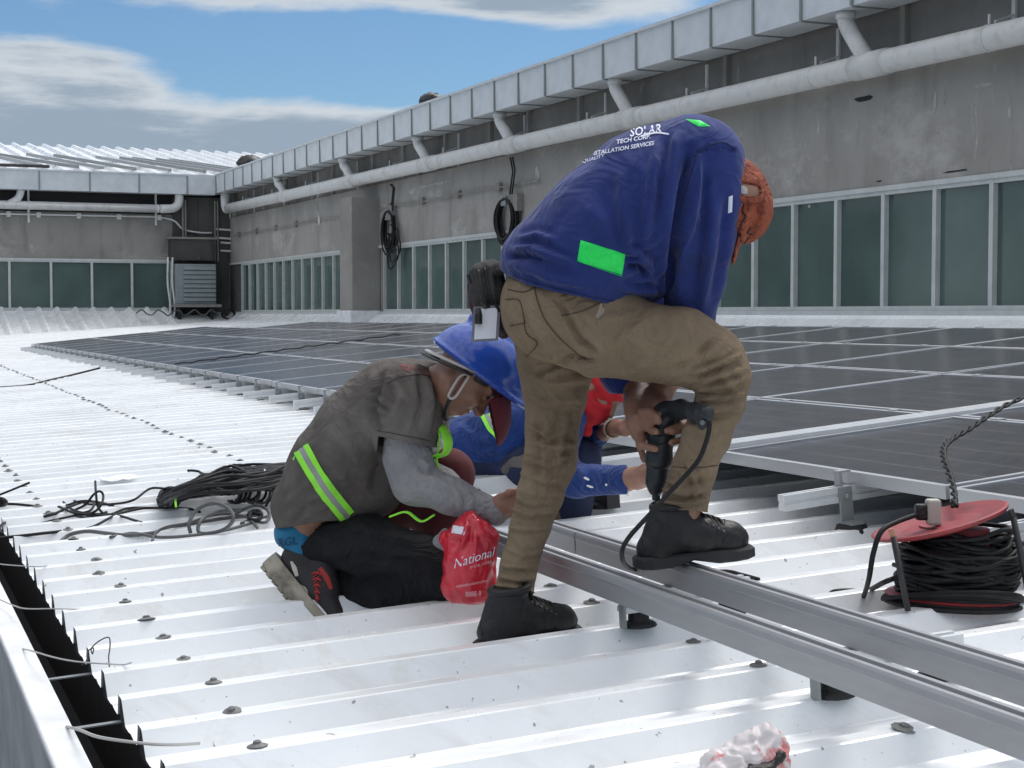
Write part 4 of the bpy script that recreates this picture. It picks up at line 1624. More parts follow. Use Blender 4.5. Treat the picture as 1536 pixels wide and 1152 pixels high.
# trim cuffs: drop faces below each cuff line
pxv = topx(V)
lowL = (pxv[:, 0] < 900) & (pxv[:, 1] > 904 + (pxv[:, 0] - 769) * .22)
lowR = (pxv[:, 0] >= 940) & (pxv[:, 1] > 764 + (pxv[:, 0] - 1024) * .12)
khaki_strokes = [
    # knee pit and knee of the raised leg
    ([(1048, 572), (1080, 566), (1118, 548)], 5, .007), ([(1046, 586), (1082, 580), (1120, 566)], 5, .008), ([(1050, 600), (1085, 597), (1116, 590)], 5, .006),
    ([(1040, 560), (1075, 548), (1105, 528)], 5, .006), ([(1030, 545), (1065, 528), (1090, 505)], 6, .005), ([(1000, 560), (1040, 540), (1070, 515)], 6, -.004), ([(1044, 612), (1080, 616), (1108, 612)], 6, .005),
    ([(1030, 640), (1060, 640), (1096, 628)], 7, .003), ([(1085, 560), (1110, 590), (1108, 640)], 8, .004),
    # ankle bunching of the raised leg
    ([(994, 716), (1030, 728), (1070, 722)], 5, .008), ([(990, 731), (1025, 744), (1066, 738)], 4.5, .008), ([(992, 746), (1020, 757), (1058, 752)], 4, .007), ([(1004, 700), (1035, 712), (1060, 700)], 5, .005), ([(1030, 690), (1045, 720), (1042, 750)], 4, .004),
    # standing leg
    ([(790, 640), (825, 650), (864, 640)], 6, .005), ([(788, 668), (830, 676), (866, 664)], 6, .007), ([(786, 690), (826, 700), (864, 688)], 5, .007), ([(780, 712), (815, 722), (852, 716)], 5, .007), ([(776, 734), (808, 742), (844, 736)], 5, .005),
    ([(768, 762), (795, 772), (832, 764)], 5, .006), ([(762, 790), (790, 802), (824, 796)], 5, .005), ([(756, 820), (784, 830), (814, 822)], 5, .004),
    ([(744, 862), (775, 874), (804, 866)], 4.5, .006), ([(740, 880), (770, 890), (802, 884)], 4.5, .007), ([(742, 846), (775, 852), (806, 842)], 4.5, .004),
    ([(780, 585), (815, 610), (870, 600)], 7, .004), ([(770, 545), (820, 575), (885, 565)], 8, .004), ([(850, 620), (845, 660), (840, 700)], 7, .004), ([(806, 620), (808, 680), (800, 740)], 8, -.004),
    # seat and groin
    ([(895, 548), (860, 540), (800, 556)], 6, -.006), ([(895, 540), (850, 520), (790, 520)], 8, .005), ([(900, 535), (870, 500), (835, 450)], 7, -.005), ([(905, 530), (940, 500), (985, 470)], 9, .004), ([(930, 560), (970, 540), (1010, 500)], 8, .004), ([(860, 470), (900, 480), (950, 470)], 9, .003), ([(785, 450), (800, 500), (830, 540)], 8, .003)]
V = folds(V, Q, [([(x_ + fr.gauss(0, 3), y_ + fr.gauss(0, 3.5)) for x_, y_ in a_], w_ * fr.uniform(.6, 1.0), h_ * fr.uniform(1.2, 2.4)) for a_, w_, h_ in khaki_strokes], .003, 16)
V, Q = trim(V, Q, lowL | lowR, np.where(lowL, pxv[:, 1] - (904 + (pxv[:, 0] - 769) * .22), pxv[:, 1] - (764 + (pxv[:, 0] - 1024) * .12)))
tr = Skin('trousers', V, Q, M_KHAKI, p1)
o = tr.o.modifiers.new('thick', 'SOLIDIFY')
o.thickness = .003
o.offset = -1
# seams, pocket, belt line
tr.line('seam', [(801, 425), (806, 450), (818, 480), (838, 505), (858, 524), (880, 540)], .0016, M_SEAM, tr.o)
tr.line('seam', [(762, 434), (785, 438), (802, 432)], .0014, M_SEAM, tr.o)
tr.line('seam', [(758, 449), (778, 450), (785, 470), (790, 500), (806, 515), (790, 535)], .0013, M_SEAM, tr.o)
tr.line('seam', [(765, 489), (788, 484)], .0012, M_SEAM, tr.o)
tr.line('seam', [(842, 474), (875, 466), (905, 452)], .0013, M_SEAM, tr.o)
tr.line('seam', [(826, 436), (850, 440), (875, 432)], .0014, M_SEAM, tr.o)
tr.line('seam', [(1004, 700), (1040, 702), (1076, 698)], .0012, M_SEAM, tr.o)
tr.band('worn_patch', [(902, 455), (899, 468), (895, 476), (903, 470), (905, 462)], [3, 5, 4, 3], M_SEAML, tr.o, .001, 4)

# shirt
s1 = SDF(.04)
s1.chain(TORSO, .06, 1.35)
s1.cone(W(925, 396, 3.85), W(962, 412, 3.82), .10, .062, .05, ((0, 1, 0), 1.3))
s1.cone(W(790, 392, 3.88), W(840, 404, 3.87), .058, .075, .04, ((0, 1, 0), 1.6))
s1.chain(ARM_R, .018)
s1.chain(ARM_L, .018)
s1.cone(W(1048, 238, 3.72), W(1035, 240, 3.95), .085, .085, .05)
V, Q = s1.surf(.0066, 3)
pxv = topx(V)
blue_strokes = [
    ([(1036, 225), (1024, 290), (1012, 360), (1002, 430)], 8, -.016), ([(1046, 232), (1040, 300), (1030, 380), (1020, 450)], 9, .006),
    ([(1072, 300), (1066, 380), (1052, 465)], 8, .005), ([(1090, 290), (1084, 370), (1072, 460)], 7, -.004), ([(1058, 260), (1056, 340), (1044, 440)], 6, -.004),
    ([(1016, 200), (1006, 260), (1000, 320)], 7, .005), ([(1000, 205), (990, 270), (982, 340)], 7, -.004), ([(985, 225), (975, 300), (965, 370)], 9, .004),
    ([(930, 260), (938, 320), (940, 380)], 9, .004), ([(905, 290), (925, 345), (935, 390)], 8, -.003),
    ([(770, 372), (800, 372), (830, 386), (860, 396)], 6, .007), ([(764, 386), (790, 384), (815, 392)], 5, -.006), ([(760, 396), (790, 402), (830, 418), (880, 428)], 7, .006), ([(775, 360), (805, 352), (835, 362)], 6, .005),
    ([(935, 375), (955, 380), (972, 394), (975, 410)], 6, .009), ([(940, 400), (958, 398), (968, 410)], 5, -.009), ([(950, 420), (970, 414), (985, 424)], 5, .008), ([(930, 430), (960, 436), (990, 436)], 6, .005), ([(960, 372), (978, 366), (992, 350)], 5, .004), ([(945, 392), (963, 388)], 4, .006),
    ([(880, 310), (900, 330), (915, 370)], 9, .003), ([(1000, 400), (990, 420), (985, 440)], 5, -.006),
    ([(1062, 225), (1085, 222), (1105, 228)], 3, -.003), ([(1040, 232), (1062, 224)], 3, -.003)]
V = folds(V, Q, [(a_, w_ * .85, h_ * 1.9) for a_, w_, h_ in blue_strokes], .0035, 11)
hem = np.interp(pxv[:, 0], [745, 760, 790, 830, 870, 910, 940, 970, 985, 1000], [398, 412, 426, 436, 446, 456, 460, 458, 450, 436])
n_t = 0
torso_side = (np.linalg.norm(V - W(1040, 480, 3.84), axis=1) > .0)
isarm = np.zeros(len(V), bool)
for arm in (ARM_R, ARM_L):
    for a, b in zip(arm[:-1], arm[1:]):
        A, B = W(*a[:3]), W(*b[:3])
        t = np.clip((V - A) @ (B - A) / ((B - A) @ (B - A)), 0, 1)
        d = np.linalg.norm(V - A - t[:, None] * (B - A), axis=1)
        isarm |= d < (a[3] + (b[3] - a[3]) * t) * 3.8 / F + .022
below = (pxv[:, 1] > hem) & ~isarm
dpx = np.where(below, pxv[:, 1] - hem, 0)
c_ = isarm & (pxv[:, 1] > 551) & (pxv[:, 0] > 985)
below |= c_
dpx[c_] = (pxv[:, 1] - 551)[c_]
c_ = isarm & (pxv[:, 1] > 591) & (pxv[:, 0] <= 985)
below |= c_
dpx[c_] = (pxv[:, 1] - 591)[c_]
V, Q = trim(V, Q, below, dpx)
sh = Skin('shirt', V, Q, M_BLUE, p1)
o = sh.o.modifiers.new('thick', 'SOLIDIFY')
o.thickness = .003
o.offset = -1
sh.patch('green_patch', [(871, 360), (938, 381), (933, 412), (866, 391)], M_GREENR, sh.o, 16, 8, .003)
sh.patch('green_patch', [(1028, 179), (1050, 181), (1066, 190), (1047, 190)], M_GREENR, sh.o, 8, 4, .003)
sh.line('stitching', [(868, 392), (933, 414)], .0008, M_GREENR, sh.o)
sh.line('hem_stitching', [(770, 414), (800, 424), (850, 437), (900, 448), (940, 453), (975, 450)], .0009, M_NAVY, sh.o)
sh.line('shoulder_seam', [(1040, 236), (1060, 220), (1085, 214), (1104, 224)], .0012, M_NAVY, sh.o)
sh.line('shoulder_seam', [(1048, 222), (1040, 250), (1030, 285), (1020, 330)], .0012, M_NAVY, sh.o)
# lettering on the back: three lines
sh.text('print', 'SOLAR', (945, 206), (15.6, -2.2), (1, -18), M_PRINT, sh.o, .0022, bold=True)
sh.band('print', [(962, 205), (984, 200), (1004, 202)], [2.5, 2.5], M_PRINT, sh.o, .002, 4)
sh.text('print', 'TECH CORP.', (925, 217), (9.0, -1.5), (1, -9), M_PRINT, sh.o, .0022, bold=True)
sh.text('print', 'INSTALLATION SERVICES', (884, 235), (8.7, -1.5), (1, -8.6), M_PRINT, sh.o, .0022, bold=True)
sh.text('print', 'QUALITY', (874, 246), (8.0, -2.4), (1, -7.5), M_PRINT, sh.o, .0022)
sh.patch('print', [(1093, 295), (1099, 293), (1098, 318), (1092, 320)], M_PRINT, sh.o, 3, 5, .002)

# body under the clothes: head, arms, hands, legs
b1 = SDF(.02)
b1.chain(sc_nodes(LEG_L, .70), .012)
b1.chain([(764, 900, 3.875, 20), (760, 935, 3.87, 19)], .02)
b1.chain(sc_nodes(LEG_R, .70), .012)
b1.chain([(1020, 755, 3.735, 22), (1012, 795, 3.735, 20)], .02)
b1.chain([(850, 440, 3.87, 70), (905, 370, 3.86, 70), (985, 290, 3.83, 72), (1040, 250, 3.82, 48)], .05, 1.3)
b1.chain([(1050, 255, 3.80, 30), (1085, 300, 3.78, 30)], .03)
b1.chain(sc_nodes(ARM_R[:5], .62), .02)
b1.chain([(1032, 480, 3.84, 24), (1010, 545, 3.92, 22), (1000, 568, 3.93, 20.5), (990, 590, 3.89, 18), (984, 606, 3.86, 16)], .015)
b1.chain(sc_nodes(ARM_L[:4], .62), .02)
b1.chain([(938, 560, 4.0, 22), (955, 590, 3.94, 19), (953, 606, 3.89, 17), (954, 616, 3.86, 17)], .015)
hc = W(1080, 316, 3.775)
hat = head(b1, hc, (.42, -.08, -.9), (.9, -.1, .42), .96)
# left hand closed over the drill body
b1.chain([(953, 612, 3.855, 17), (960, 634, 3.83, 19), (962, 650, 3.83, 16)], .012, .75)
for pts in ([(962, 618), (976, 618), (986, 625, -.01)], [(966, 628), (980, 631), (989, 632, -.005)], [(967, 640), (979, 646), (985, 648, .0)], [(962, 654), (962, 668), (984, 674, -.01)]):
    finger(b1, [W(p[0], p[1], 3.8 - .028 * i) for i, p in enumerate(pts)], .0105, .0088)
finger(b1, [W(952, 640, 3.86), W(960, 668, 3.86), W(966, 690, 3.86)], .0105, .0085)
# right hand round the grip
b1.chain([(982, 604, 3.86, 17), (992, 612, 3.83, 18), (1008, 616, 3.84, 15)], .012)
for i, (x, y, tx, ty) in enumerate(((1022, 632, 1000, 646), (1030, 637, 1009, 648), (1032, 652, 1007, 664))):
    finger(b1, [W(x - 6, 606 + 3 * i, 3.86), W(x + 4, y - 8, 3.82), W(x, y + 6, 3.775), W(tx, ty, 3.755)], .0105, .0088)
finger(b1, [W(974, 610, 3.84), W(978, 622, 3.8), W(990, 622, 3.775)], .0115, .0095)
V, Q = b1.surf(.0045, 2)
bd1 = Skin('body', V, Q, M_SKIN, p1)

# hair and orange cap
A1 = (unit((.42, -.08, -.9)), np.cross(unit((.42, -.08, -.9)), unit((.9, -.1, .42))), unit((.9, -.1, .42)))
h1 = SDF(.02)
h1.ell(hat(-.016, 0, .030), (.097, .076, .086), A1)
h1.cut(hat(.04, 0, 0), A1[0])
h1.cut(hat(0, 0, -.02), -A1[2])
V, Q = h1.surf(.006, 1)
Skin('hair', V, Q, M_HAIR, p1)
cf, cu_ = A1[0], A1[2]
cr_ = np.cross(cf, cu_)
cc0 = hat(-.012, 0, .036)
c1 = SDF(.02)
c1.ell(cc0, (.112, .092, .094), A1)
c1.cut(hat(0, 0, .004), -cu_ + .12 * cf)
V, Q = c1.surf(.0045, 2)
V = folds(V, Q, [([(1128, 300), (1118, 330), (1112, 372)], 4, .004), ([(1140, 305), (1134, 335), (1122, 365)], 3.5, -.005), ([(1118, 306), (1106, 335), (1100, 372)], 3, -.005), ([(1146, 300), (1140, 330), (1130, 352)], 3, .005), ([(1108, 310), (1110, 325), (1104, 345)], 3, .005)], .0025, 30)
cap = Skin('cap', V, Q, M_ORANGE, p1)
b = SDF(.01)
b.ell(hat(.098, 0, -.002), (.045, .07, .007), (cf * .8 - cu_ * .6, cr_, cu_ * .8 + cf * .6))
V, Q = b.surf(.005, 1)
Skin('brim', V, Q, M_ORANGE, cap.o)
cap.band('strap', [(1108, 296), (1118, 300), (1130, 301), (1141, 296), (1144, 286), (1138, 277), (1124, 272), (1110, 270)], [6, 7, 7, 6], M_ORANGE, cap.o, .006)
cap.patch('head_opening', [(1113, 276), (1136, 279), (1139, 296), (1115, 294)], M_SKIN, cap.o, 6, 5, .002)
cap.patch('strap_label', [(1111, 278), (1122, 280), (1122, 292), (1110, 290)], M_STRAPG, cap.o, 3, 3, .004)
for ln in ([(1116, 306), (1112, 316), (1119, 324), (1113, 334), (1110, 346)], [(1126, 340), (1121, 350), (1128, 352)], [(1122, 356), (1116, 366)], [(1112, 350), (1108, 362)]):
    cap.line('embroidery', ln, .0018, M_HAIR, cap.o, .001)


# ------------------------------------------------------------------ boots
def boot(parent, heel, toe, up, top, laces_m, h=.145, L_=None, lean=0.0):
    heel, toe = np.asarray(heel), np.asarray(toe)
    f = unit(toe - heel)
    L_ = np.linalg.norm(toe - heel)
    r = unit(np.cross(f, up))
    u = np.cross(r, f)
    k = L_ / .29

    def at(x, y, z):
        return heel + f * x * k + r * y * k + u * z
    S = SDF(.02)
    S.cone(at(.100 + lean, 0, h + .02), at(.084, 0, .085), .051 * k, .050 * k)
    S.cone(at(.084, 0, .085), at(.048, 0, .045), .050 * k, .044 * k)
    S.cone(at(.095, 0, .085), at(.155, 0, .065), .050 * k, .044 * k, .03)
    S.cone(at(.15, 0, .06), at(.235, 0, .052), .043 * k, .040 * k, .03)
    S.ell(at(.232, 0, .045), (.055 * k, .044 * k, .040), (f, r, u), .012)
    S.cut(at(0, 0, .02), -u)
    S.cut(at(0, 0, h - .004), u)
    V, Q = S.surf(.0045, 2)
    Nn = normals(V, Q)
    V = V + Nn * (.0022 * fbm(V * 34, 3))[:, None]
    up_ = Skin('boot', V, Q, M_LEATHER, parent)
    # collar ring
    cz = [at(.098 + lean + .048 * math.cos(a), .048 * math.sin(a), h - .006 + .004 * math.cos(a)) for a in np.linspace(0, 2 * math.pi, 21)]
    MB().tube(cz, .0095, 8, cap=False).build('collar', M_LEATHER, up_.o, smooth=True)
    # sole with heel block
    outl = [(0, .0), (.006, .022), (.025, .036), (.075, .036), (.13, .036), (.19, .045), (.235, .047), (.268, .038), (.287, .02), (.293, 0)]
    ring = outl + [(x, -y) for x, y in outl[-2:0:-1]]
    mb = MB()
    n = len(ring)
    lev = [(0, 0.0), (.004, .006), (.024, .006), (.03, .0)]
    P = []
    for z, g in lev:
        for x, y in ring:
            sy = (1 if y > 0 else -1 if y < 0 else 0)
            gx = -g if x < .02 else g if x > .27 else 0
            arch = .012 if (.10 < x < .16 and z < .01) else 0
            P.append(at(x + gx, y + sy * g, z + arch))
    mb.add(P, [(a * n + i, a * n + (i + 1) % n, (a + 1) * n + (i + 1) % n, (a + 1) * n + i) for a in range(len(lev) - 1) for i in range(n)] + [tuple(range(n))[::-1], tuple(range((len(lev) - 1) * n, len(lev) * n))])
    mb.build('sole', M_SOLE, up_.o)
    if up_.bvh is None:
        up_.bvh = BVHTree.FromPolygons(up_.V.tolist(), up_.Q.tolist())

    def onb(p, lift=.002):
        loc, nrm, _, _ = up_.bvh.find_nearest(Vector(p))
        return np.array(loc) + unit(np.asarray(p) - np.array(loc)) * lift
    for i in range(6):
        x, z = .142 + .013 * i, .150 - .008 * i
        MB().tube(spline([onb(at(x - .004 + .012 * q, -.036 + .072 * q, z - .05 * (2 * q - 1) ** 2)) for q in np.linspace(0, 1, 5)], 3), .0036, 6).build('lace', laces_m, up_.o, smooth=True)
        for y in (-.034, .034):
            MB().lathe(onb(at(x, y, z - .04), .001), r * (1 if y > 0 else -1) + u, [(.0045, -.001), (.0045, .002), (.002, .003)], 8).build('eyelet', M_DARKM, up_.o)
    for sg in (-1, 1):
        MB().tube([onb(at(.232 - .03 * abs(q), sg * .05 * q, .1 - .06 * q * q), .0005) for q in np.linspace(0, 1, 9)], .0014, 5).build('toe_seam', M_LACE, up_.o)
        MB().tube([onb(at(.06 + .12 * q, sg * .06, .09 - .035 * q), .0005) for q in np.linspace(0, 1, 7)], .0012, 5).build('side_seam', M_LACE, up_.o)
        MB().tube([onb(at(.03 + .004 * q, sg * .06, .13 - .09 * q), .0005) for q in np.linspace(0, 1, 6)], .0012, 5).build('side_seam', M_LACE, up_.o)
    MB().tube(spline([at(.13, 0, h - .012), at(.145, -.03, h + .008), at(.165, -.045, h - .008), at(.15, -.03, h - .022), at(.13, -.005, h - .014)], 5), .003, 6).build('lace', laces_m, up_.o, smooth=True)
    MB().tube(spline([at(.13, 0, h - .012), at(.155, -.03, h - .022), at(.175, -.045, h - .05)], 5), .003, 6).build('lace', laces_m, up_.o, smooth=True)
    up_.line('stitch', [tuple(topx(at(.03, -.05, .1))), tuple(topx(at(.035, -.05, .06))), tuple(topx(at(.04, -.05, .03)))], .001, M_LACE, up_.o)
    return up_


hq = toroof(roofpx(958, 856, .2))
h0 = roofpx(966, 857, .201) + E_ * .035
t0 = h0 + U_ * .288 + E_ * -.02
boot(p1, h0, t0, W_, None, M_LACE, .148)
boot(p1, RF(-.185, -.10, .002), RF(.09, -.07, .002), W_, None, M_RUBBER, .150)

# ------------------------------------------------------------------ belt pouch and card
pc = empty('belt_pouch', W(728, 440, 3.93), 'charcoal and maroon belt pouch hanging at the back of the khaki trousers', 'pouch')
S = SDF(.015)
S.chain([(722, 412, 3.93, 19), (728, 440, 3.93, 23), (733, 468, 3.93, 20)], .02, 1.3)
S.chain([(740, 405, 3.93, 14), (748, 440, 3.92, 14), (752, 495, 3.92, 12)], .02, 1.2)
V, Q = S.surf(.0045, 1)
V = folds(V, Q, [([(716, 402), (722, 440), (728, 462)], 3.5, .006), ([(726, 398), (734, 436), (738, 460)], 3, -.005), ([(734, 398), (742, 430)], 3, .005), ([(742, 470), (752, 500)], 3, .004)], .003, 30)
pk = Skin('pouch_body', V, Q, M_POUCH, pc)
S = SDF(.01)
S.chain([(709, 430, 3.93, 9), (714, 455, 3.93, 10), (716, 470, 3.93, 8)], .01)
S.chain([(748, 470, 3.925, 12), (755, 500, 3.925, 9)], .01)
S.chain([(730, 398, 3.93, 8), (742, 398, 3.93, 7)], .01)
V, Q = S.surf(.004, 1)
Skin('side_pocket', V, Q, M_POUCHR, pc)
MB().tube(spline([W(745, 412, 3.90), W(752, 405, 3.87), W(765, 400, 3.83)], 4), .016, 8, flat=.4).build('belt_strap', M_POUCH, pc, smooth=True)
for ln in ([(717, 405), (724, 440), (732, 464)], [(726, 402), (735, 440), (742, 462)]):
    pk.line('zip', ln, .003, M_DARKM, pk.o, .002)
for (x, y) in ((704, 418), (733, 462), (745, 460)):
    MB().tube([W(x - 2, y - 6, 3.87), W(x + 3, y + 8, 3.87)], .005, 6).build('zip_pull', M_HAIR, pk.o)
cdv = [W(711, 462, 3.865), W(749, 460, 3.87), W(747, 511, 3.86), W(708, 509, 3.855)]
card = empty('name_card', W(730, 490, 3.86), 'blank white card in a clear holder clipped below the belt pouch', 'card')
c_ = sum(cdv) / 4
ax, ay = unit(cdv[1] - cdv[0]), unit(cdv[3] - cdv[0])
MB().box(c_, ax, ay, np.cross(ax, ay), .066, .086, .002).build('holder', M_CARDH, card)
MB().box(c_ + np.array([0, -.002, 0]), ax, ay, np.cross(ax, ay), .052, .074, .001).build('card_sheet', M_PAPER, card)
MB().tube([W(717, 462, 3.85), W(718, 472, 3.85), W(718, 486, 3.85)], [.006, .009, .009], 8).build('clip', M_HAIR, card, smooth=True)
MB().tube([W(722, 455, 3.87), W(730, 462, 3.862)], .004, 6).build('cord', M_HAIR, card)

# ------------------------------------------------------------------ power drill
dr = empty('power_drill', W(985, 750, 3.8), 'black corded power drill held upright between the hands and the raised shin', 'drill')
S = SDF(.012)
S.chain([(996, 628, 3.8, 21), (992, 655, 3.8, 19), (988, 690, 3.8, 19), (986, 705, 3.8, 15)], .015)
S.chain([(1000, 618, 3.8, 17), (1022, 614, 3.75, 14), (1042, 618, 3.66, 13), (1052, 620, 3.61, 11)], .015)
V, Q = S.surf(.004, 1)
db = Skin('motor_housing', V, Q, M_DRILL, dr)
S = SDF(.006)
S.chain([(987, 700, 3.8, 18), (984, 722, 3.8, 15), (984, 733, 3.8, 12)], .01)
V, Q = S.surf(.004, 1)
Skin('gear_head', V, Q, M_DRILL, dr)
for (y0, y1, r) in ((731, 740, .0135), (740, 750, .010)):
    MB().tube([W(984, y0, 3.8), W(984.5, y1, 3.8)], r, 12).build('chuck', M_DARKM, dr, smooth=True)
MB().tube([W(984.5, 748, 3.8), W(988, 842, 3.8)], .0035, 6).build('drill_bit', M_WASHER, dr)
for y in (640, 652, 664):
    db.line('vent', [(979, y), (990, y + 2), (1000, y - 1)], .0016, M_HAIR, db.o)
db.line('seam', [(977, 700), (988, 703), (1000, 700)], .0012, M_HAIR, db.o)
S = SDF(.008)
S.chain([(1050, 616, 3.61, 11), (1060, 618, 3.58, 9), (1063, 628, 3.57, 6)], .01)
S.chain([(1048, 622, 3.6, 9), (1054, 638, 3.59, 8)], .01)
V, Q = S.surf(.0035, 1)
Skin('cable_guard', V, Q, M_DRILL, dr)
MB().lathe(W(1053.5, 634, 3.57), (0, -1, 0), [(.006, -.004), (.006, .004), (.003, .005)], 8).build('screw', M_WASHER, dr)
pl = [(1063, 624, 3.57), (1064, 640, 3.565), (1060, 660, 3.56), (1048, 690, 3.56), (1026, 716, 3.57), (1003, 740, 3.56), (984, 762, 3.54), (962, 785, 3.53), (942, 808, 3.52), (933, 828, 3.54)]
P = [W(*q) for q in pl] + [roofpx(938, 847, .19), roofpx(960, 856, .14), roofpx(1020, 862, .06), roofpx(1085, 857, .06), roofpx(1112, 862, .055), roofpx(1138, 869, .055)]
MB().tube(spline(P, 6), .0055, 8).build('power_cord', M_RUBBER, dr, smooth=True)

# ================================================================== kneeling worker
p2 = empty('person', RF(-.45, .75, 0), 'person kneeling in faded grey shirt, lime reflective belt, black trousers and blue hard hat', 'person')
T2 = [(462, 762, 4.43, 56), (502, 694, 4.42, 60), (546, 645, 4.40, 64), (592, 607, 4.38, 66), (624, 592, 4.36, 50)]
S = SDF(.04)
S.chain(T2, .05, 1.35)
S.chain([(560, 725, 4.44, 52), (510, 752, 4.44, 45)], .05, 1.3)
S.chain([(606, 592, 4.25, 50), (616, 620, 4.22, 47), (608, 662, 4.2, 48)], .03)
S.chain([(625, 600, 4.52, 46), (638, 655, 4.54, 38)], .03)
S.chain([(640, 578, 4.36, 30), (650, 570, 4.34, 27)], .03)
V, Q = S.surf(.0066, 3)
grey_st = [([(572, 556), (564, 590), (560, 620), (566, 645)], 7, -.010), ([(552, 592), (572, 600), (585, 612)], 4, .004), ([(545, 604), (565, 612), (580, 622)], 4, .004), ([(590, 570), (600, 600), (590, 640)], 8, .004), ([(640, 570), (648, 605), (640, 650)], 6, .005), ([(628, 560), (634, 600), (622, 645)], 6, -.004),
           ([(500, 650), (530, 680), (550, 730)], 9, .004), ([(470, 700), (500, 720), (540, 760)], 9, -.003), ([(560, 660), (570, 700), (560, 740)], 9, -.005), ([(430, 760), (450, 740), (470, 720)], 7, .004), ([(440, 785), (460, 760), (490, 750)], 6, -.004), ([(520, 620), (545, 640), (565, 680)], 9, .004), ([(585, 690), (595, 720), (600, 750)], 6, -.006), ([(654, 556), (664, 590), (660, 620)], 4, .004)]
V = folds(V, Q, [(a_, w_ * .85, h_ * 1.8) for a_, w_, h_ in grey_st], .0035, 13)
pxv = topx(V)
slv = np.zeros(len(V), bool)
for a, b in (((606, 592, 4.25), (608, 662, 4.2)),):
    A, B = W(*a), W(*b)
    t = np.clip((V - A) @ (B - A) / ((B - A) @ (B - A)), 0, 1.3)
    slv |= (np.linalg.norm(V - A - t[:, None] * (B - A), axis=1) < .098) & (V[:, 1] < 4.33)
l_ = np.interp(pxv[:, 0], [395, 440, 482, 550, 620], [795, 790, 782, 780, 772])
below = pxv[:, 1] > l_
dpx = np.where(below, pxv[:, 1] - l_, 0)
l_ = np.interp(pxv[:, 0], [560, 605, 650], [653, 661, 671])
c_ = slv & (pxv[:, 1] > l_) & (pxv[:, 0] > 566)
below |= c_
dpx[c_] = (pxv[:, 1] - l_)[c_]
c_ = (V[:, 1] > 4.46) & (pxv[:, 0] > 630) & (pxv[:, 1] > 672)
below |= c_
dpx[c_] = (pxv[:, 1] - 672)[c_]
V, Q = trim(V, Q, below, dpx)
g2 = Skin('shirt', V, Q, M_GREY, p2)
o = g2.o.modifiers.new('thick', 'SOLIDIFY')
o.thickness = .003
o.offset = -1
for off, wdt, m, nm in ((-8.5, 8.5, M_LIME, 'lime_band'), (0, 8.5, M_SILVER, 'silver_band'), (8.5, 8.5, M_LIME, 'lime_band')):
    g2.band(nm, [(453 + off * .8, 673 - off * .6), (468 + off * .8, 700 - off * .55), (490 + off * .75, 736 - off * .6), (522 + off * .6, 776 - off * .8)], [wdt, wdt], m, g2.o, .004, 8)
g2.line('sleeve_hem', [(566, 646), (605, 653), (646, 662)], .0009, M_POUCH, g2.o)
g2.line('shoulder_seam', [(580, 575), (600, 566), (630, 562), (648, 566)], .0009, M_POUCH, g2.o)
for k, ln in enumerate(([(600, 548), (612, 550)], [(616, 549), (624, 555)], [(628, 552), (640, 560)], [(604, 552), (616, 558)], [(636, 560), (646, 565)])):
    g2.band('faded_print', ln, [2.5, 4, 2], M_RPRINT, g2.o, .001, 4)
# loose ends of the belt
MB().tube(spline([W(456, 664, 4.36), W(452, 672, 4.33), W(440, 690, 4.33)], 4), .004, 6, flat=.3).build('tie_end', M_LIME, g2.o)
mb = MB()
for ln, wd in (([(655, 640, 4.2), (660, 660, 4.19), (655, 690, 4.2), (662, 712, 4.2)], .012), ([(662, 638, 4.2), (672, 660, 4.18), (668, 680, 4.19), (648, 686, 4.2)], .016), ([(585, 775, 4.15), (610, 768, 4.14), (632, 782, 4.13), (652, 772, 4.13)], .011)):
    mb = MB().tube(spline([W(*q) for q in ln], 5), wd, 8, flat=.25).build('lime_strap', M_LIME, g2.o, smooth=True)
# light undersleeve
S = SDF(.03)
A2 = [(608, 612, 4.22, 33), (611, 640, 4.2, 33), (612, 690, 4.2, 34), (622, 722, 4.19, 33), (677, 744, 4.13, 26), (742, 768, 4.1, 20)]
S.chain(A2, .03)
S.chain([(640, 660, 4.52, 30), (668, 735, 4.36, 24), (745, 770, 4.24, 19)], .03)
V, Q = S.surf(.0055, 2)
V = folds(V, Q, [([(632, 690), (642, 700), (650, 694)], 4, .008), ([(625, 700), (640, 710), (655, 706)], 4, -.006), ([(640, 716), (660, 722), (672, 732)], 5, .005), ([(600, 700), (612, 720), (632, 742)], 6, .004), ([(680, 730), (690, 745), (688, 762)], 4, .005), ([(700, 736), (708, 752), (704, 770)], 4, .005), ([(720, 745), (726, 760), (722, 776)], 3.5, .005), ([(640, 735), (670, 752), (700, 765)], 6, .003)], .002, 18)
us = Skin('undersleeve', V, Q, M_LGREY, p2)
# trousers
S = SDF(.03)
S.chain([(458, 846, 4.44, 32), (474, 806, 4.43, 42), (555, 818, 4.34, 44), (635, 843, 4.26, 38), (664, 860, 4.23, 32)], .03, 1.1)
S.chain([(664, 872, 4.23, 31), (590, 884, 4.33, 30), (520, 887, 4.41, 28), (505, 885, 4.42, 25)], .03)
V, Q = S.surf(.006, 3)
V = folds(V, Q, [([(500, 815), (560, 800), (620, 812)], 6, .005), ([(480, 850), (540, 835), (600, 840), (660, 850)], 7, -.007), ([(520, 870), (580, 850), (640, 870)], 7, .004), ([(600, 830), (640, 845), (675, 850)], 6, .004), ([(560, 880), (580, 860), (590, 840)], 6, .003), ([(510, 800), (540, 790), (570, 795)], 5, .005), ([(500, 900), (560, 890), (610, 905)], 6, .004)], .003, 14)
pxv = topx(V)
cutm = (pxv[:, 0] < np.interp(pxv[:, 1], [770, 785, 840, 850], [490, 484, 436, 420])) & (pxv[:, 1] < 855)
Q = Q[~cutm[Q].all(1)]
Skin('trousers', V, Q, M_BLACKP, p2)
S = SDF(.03)
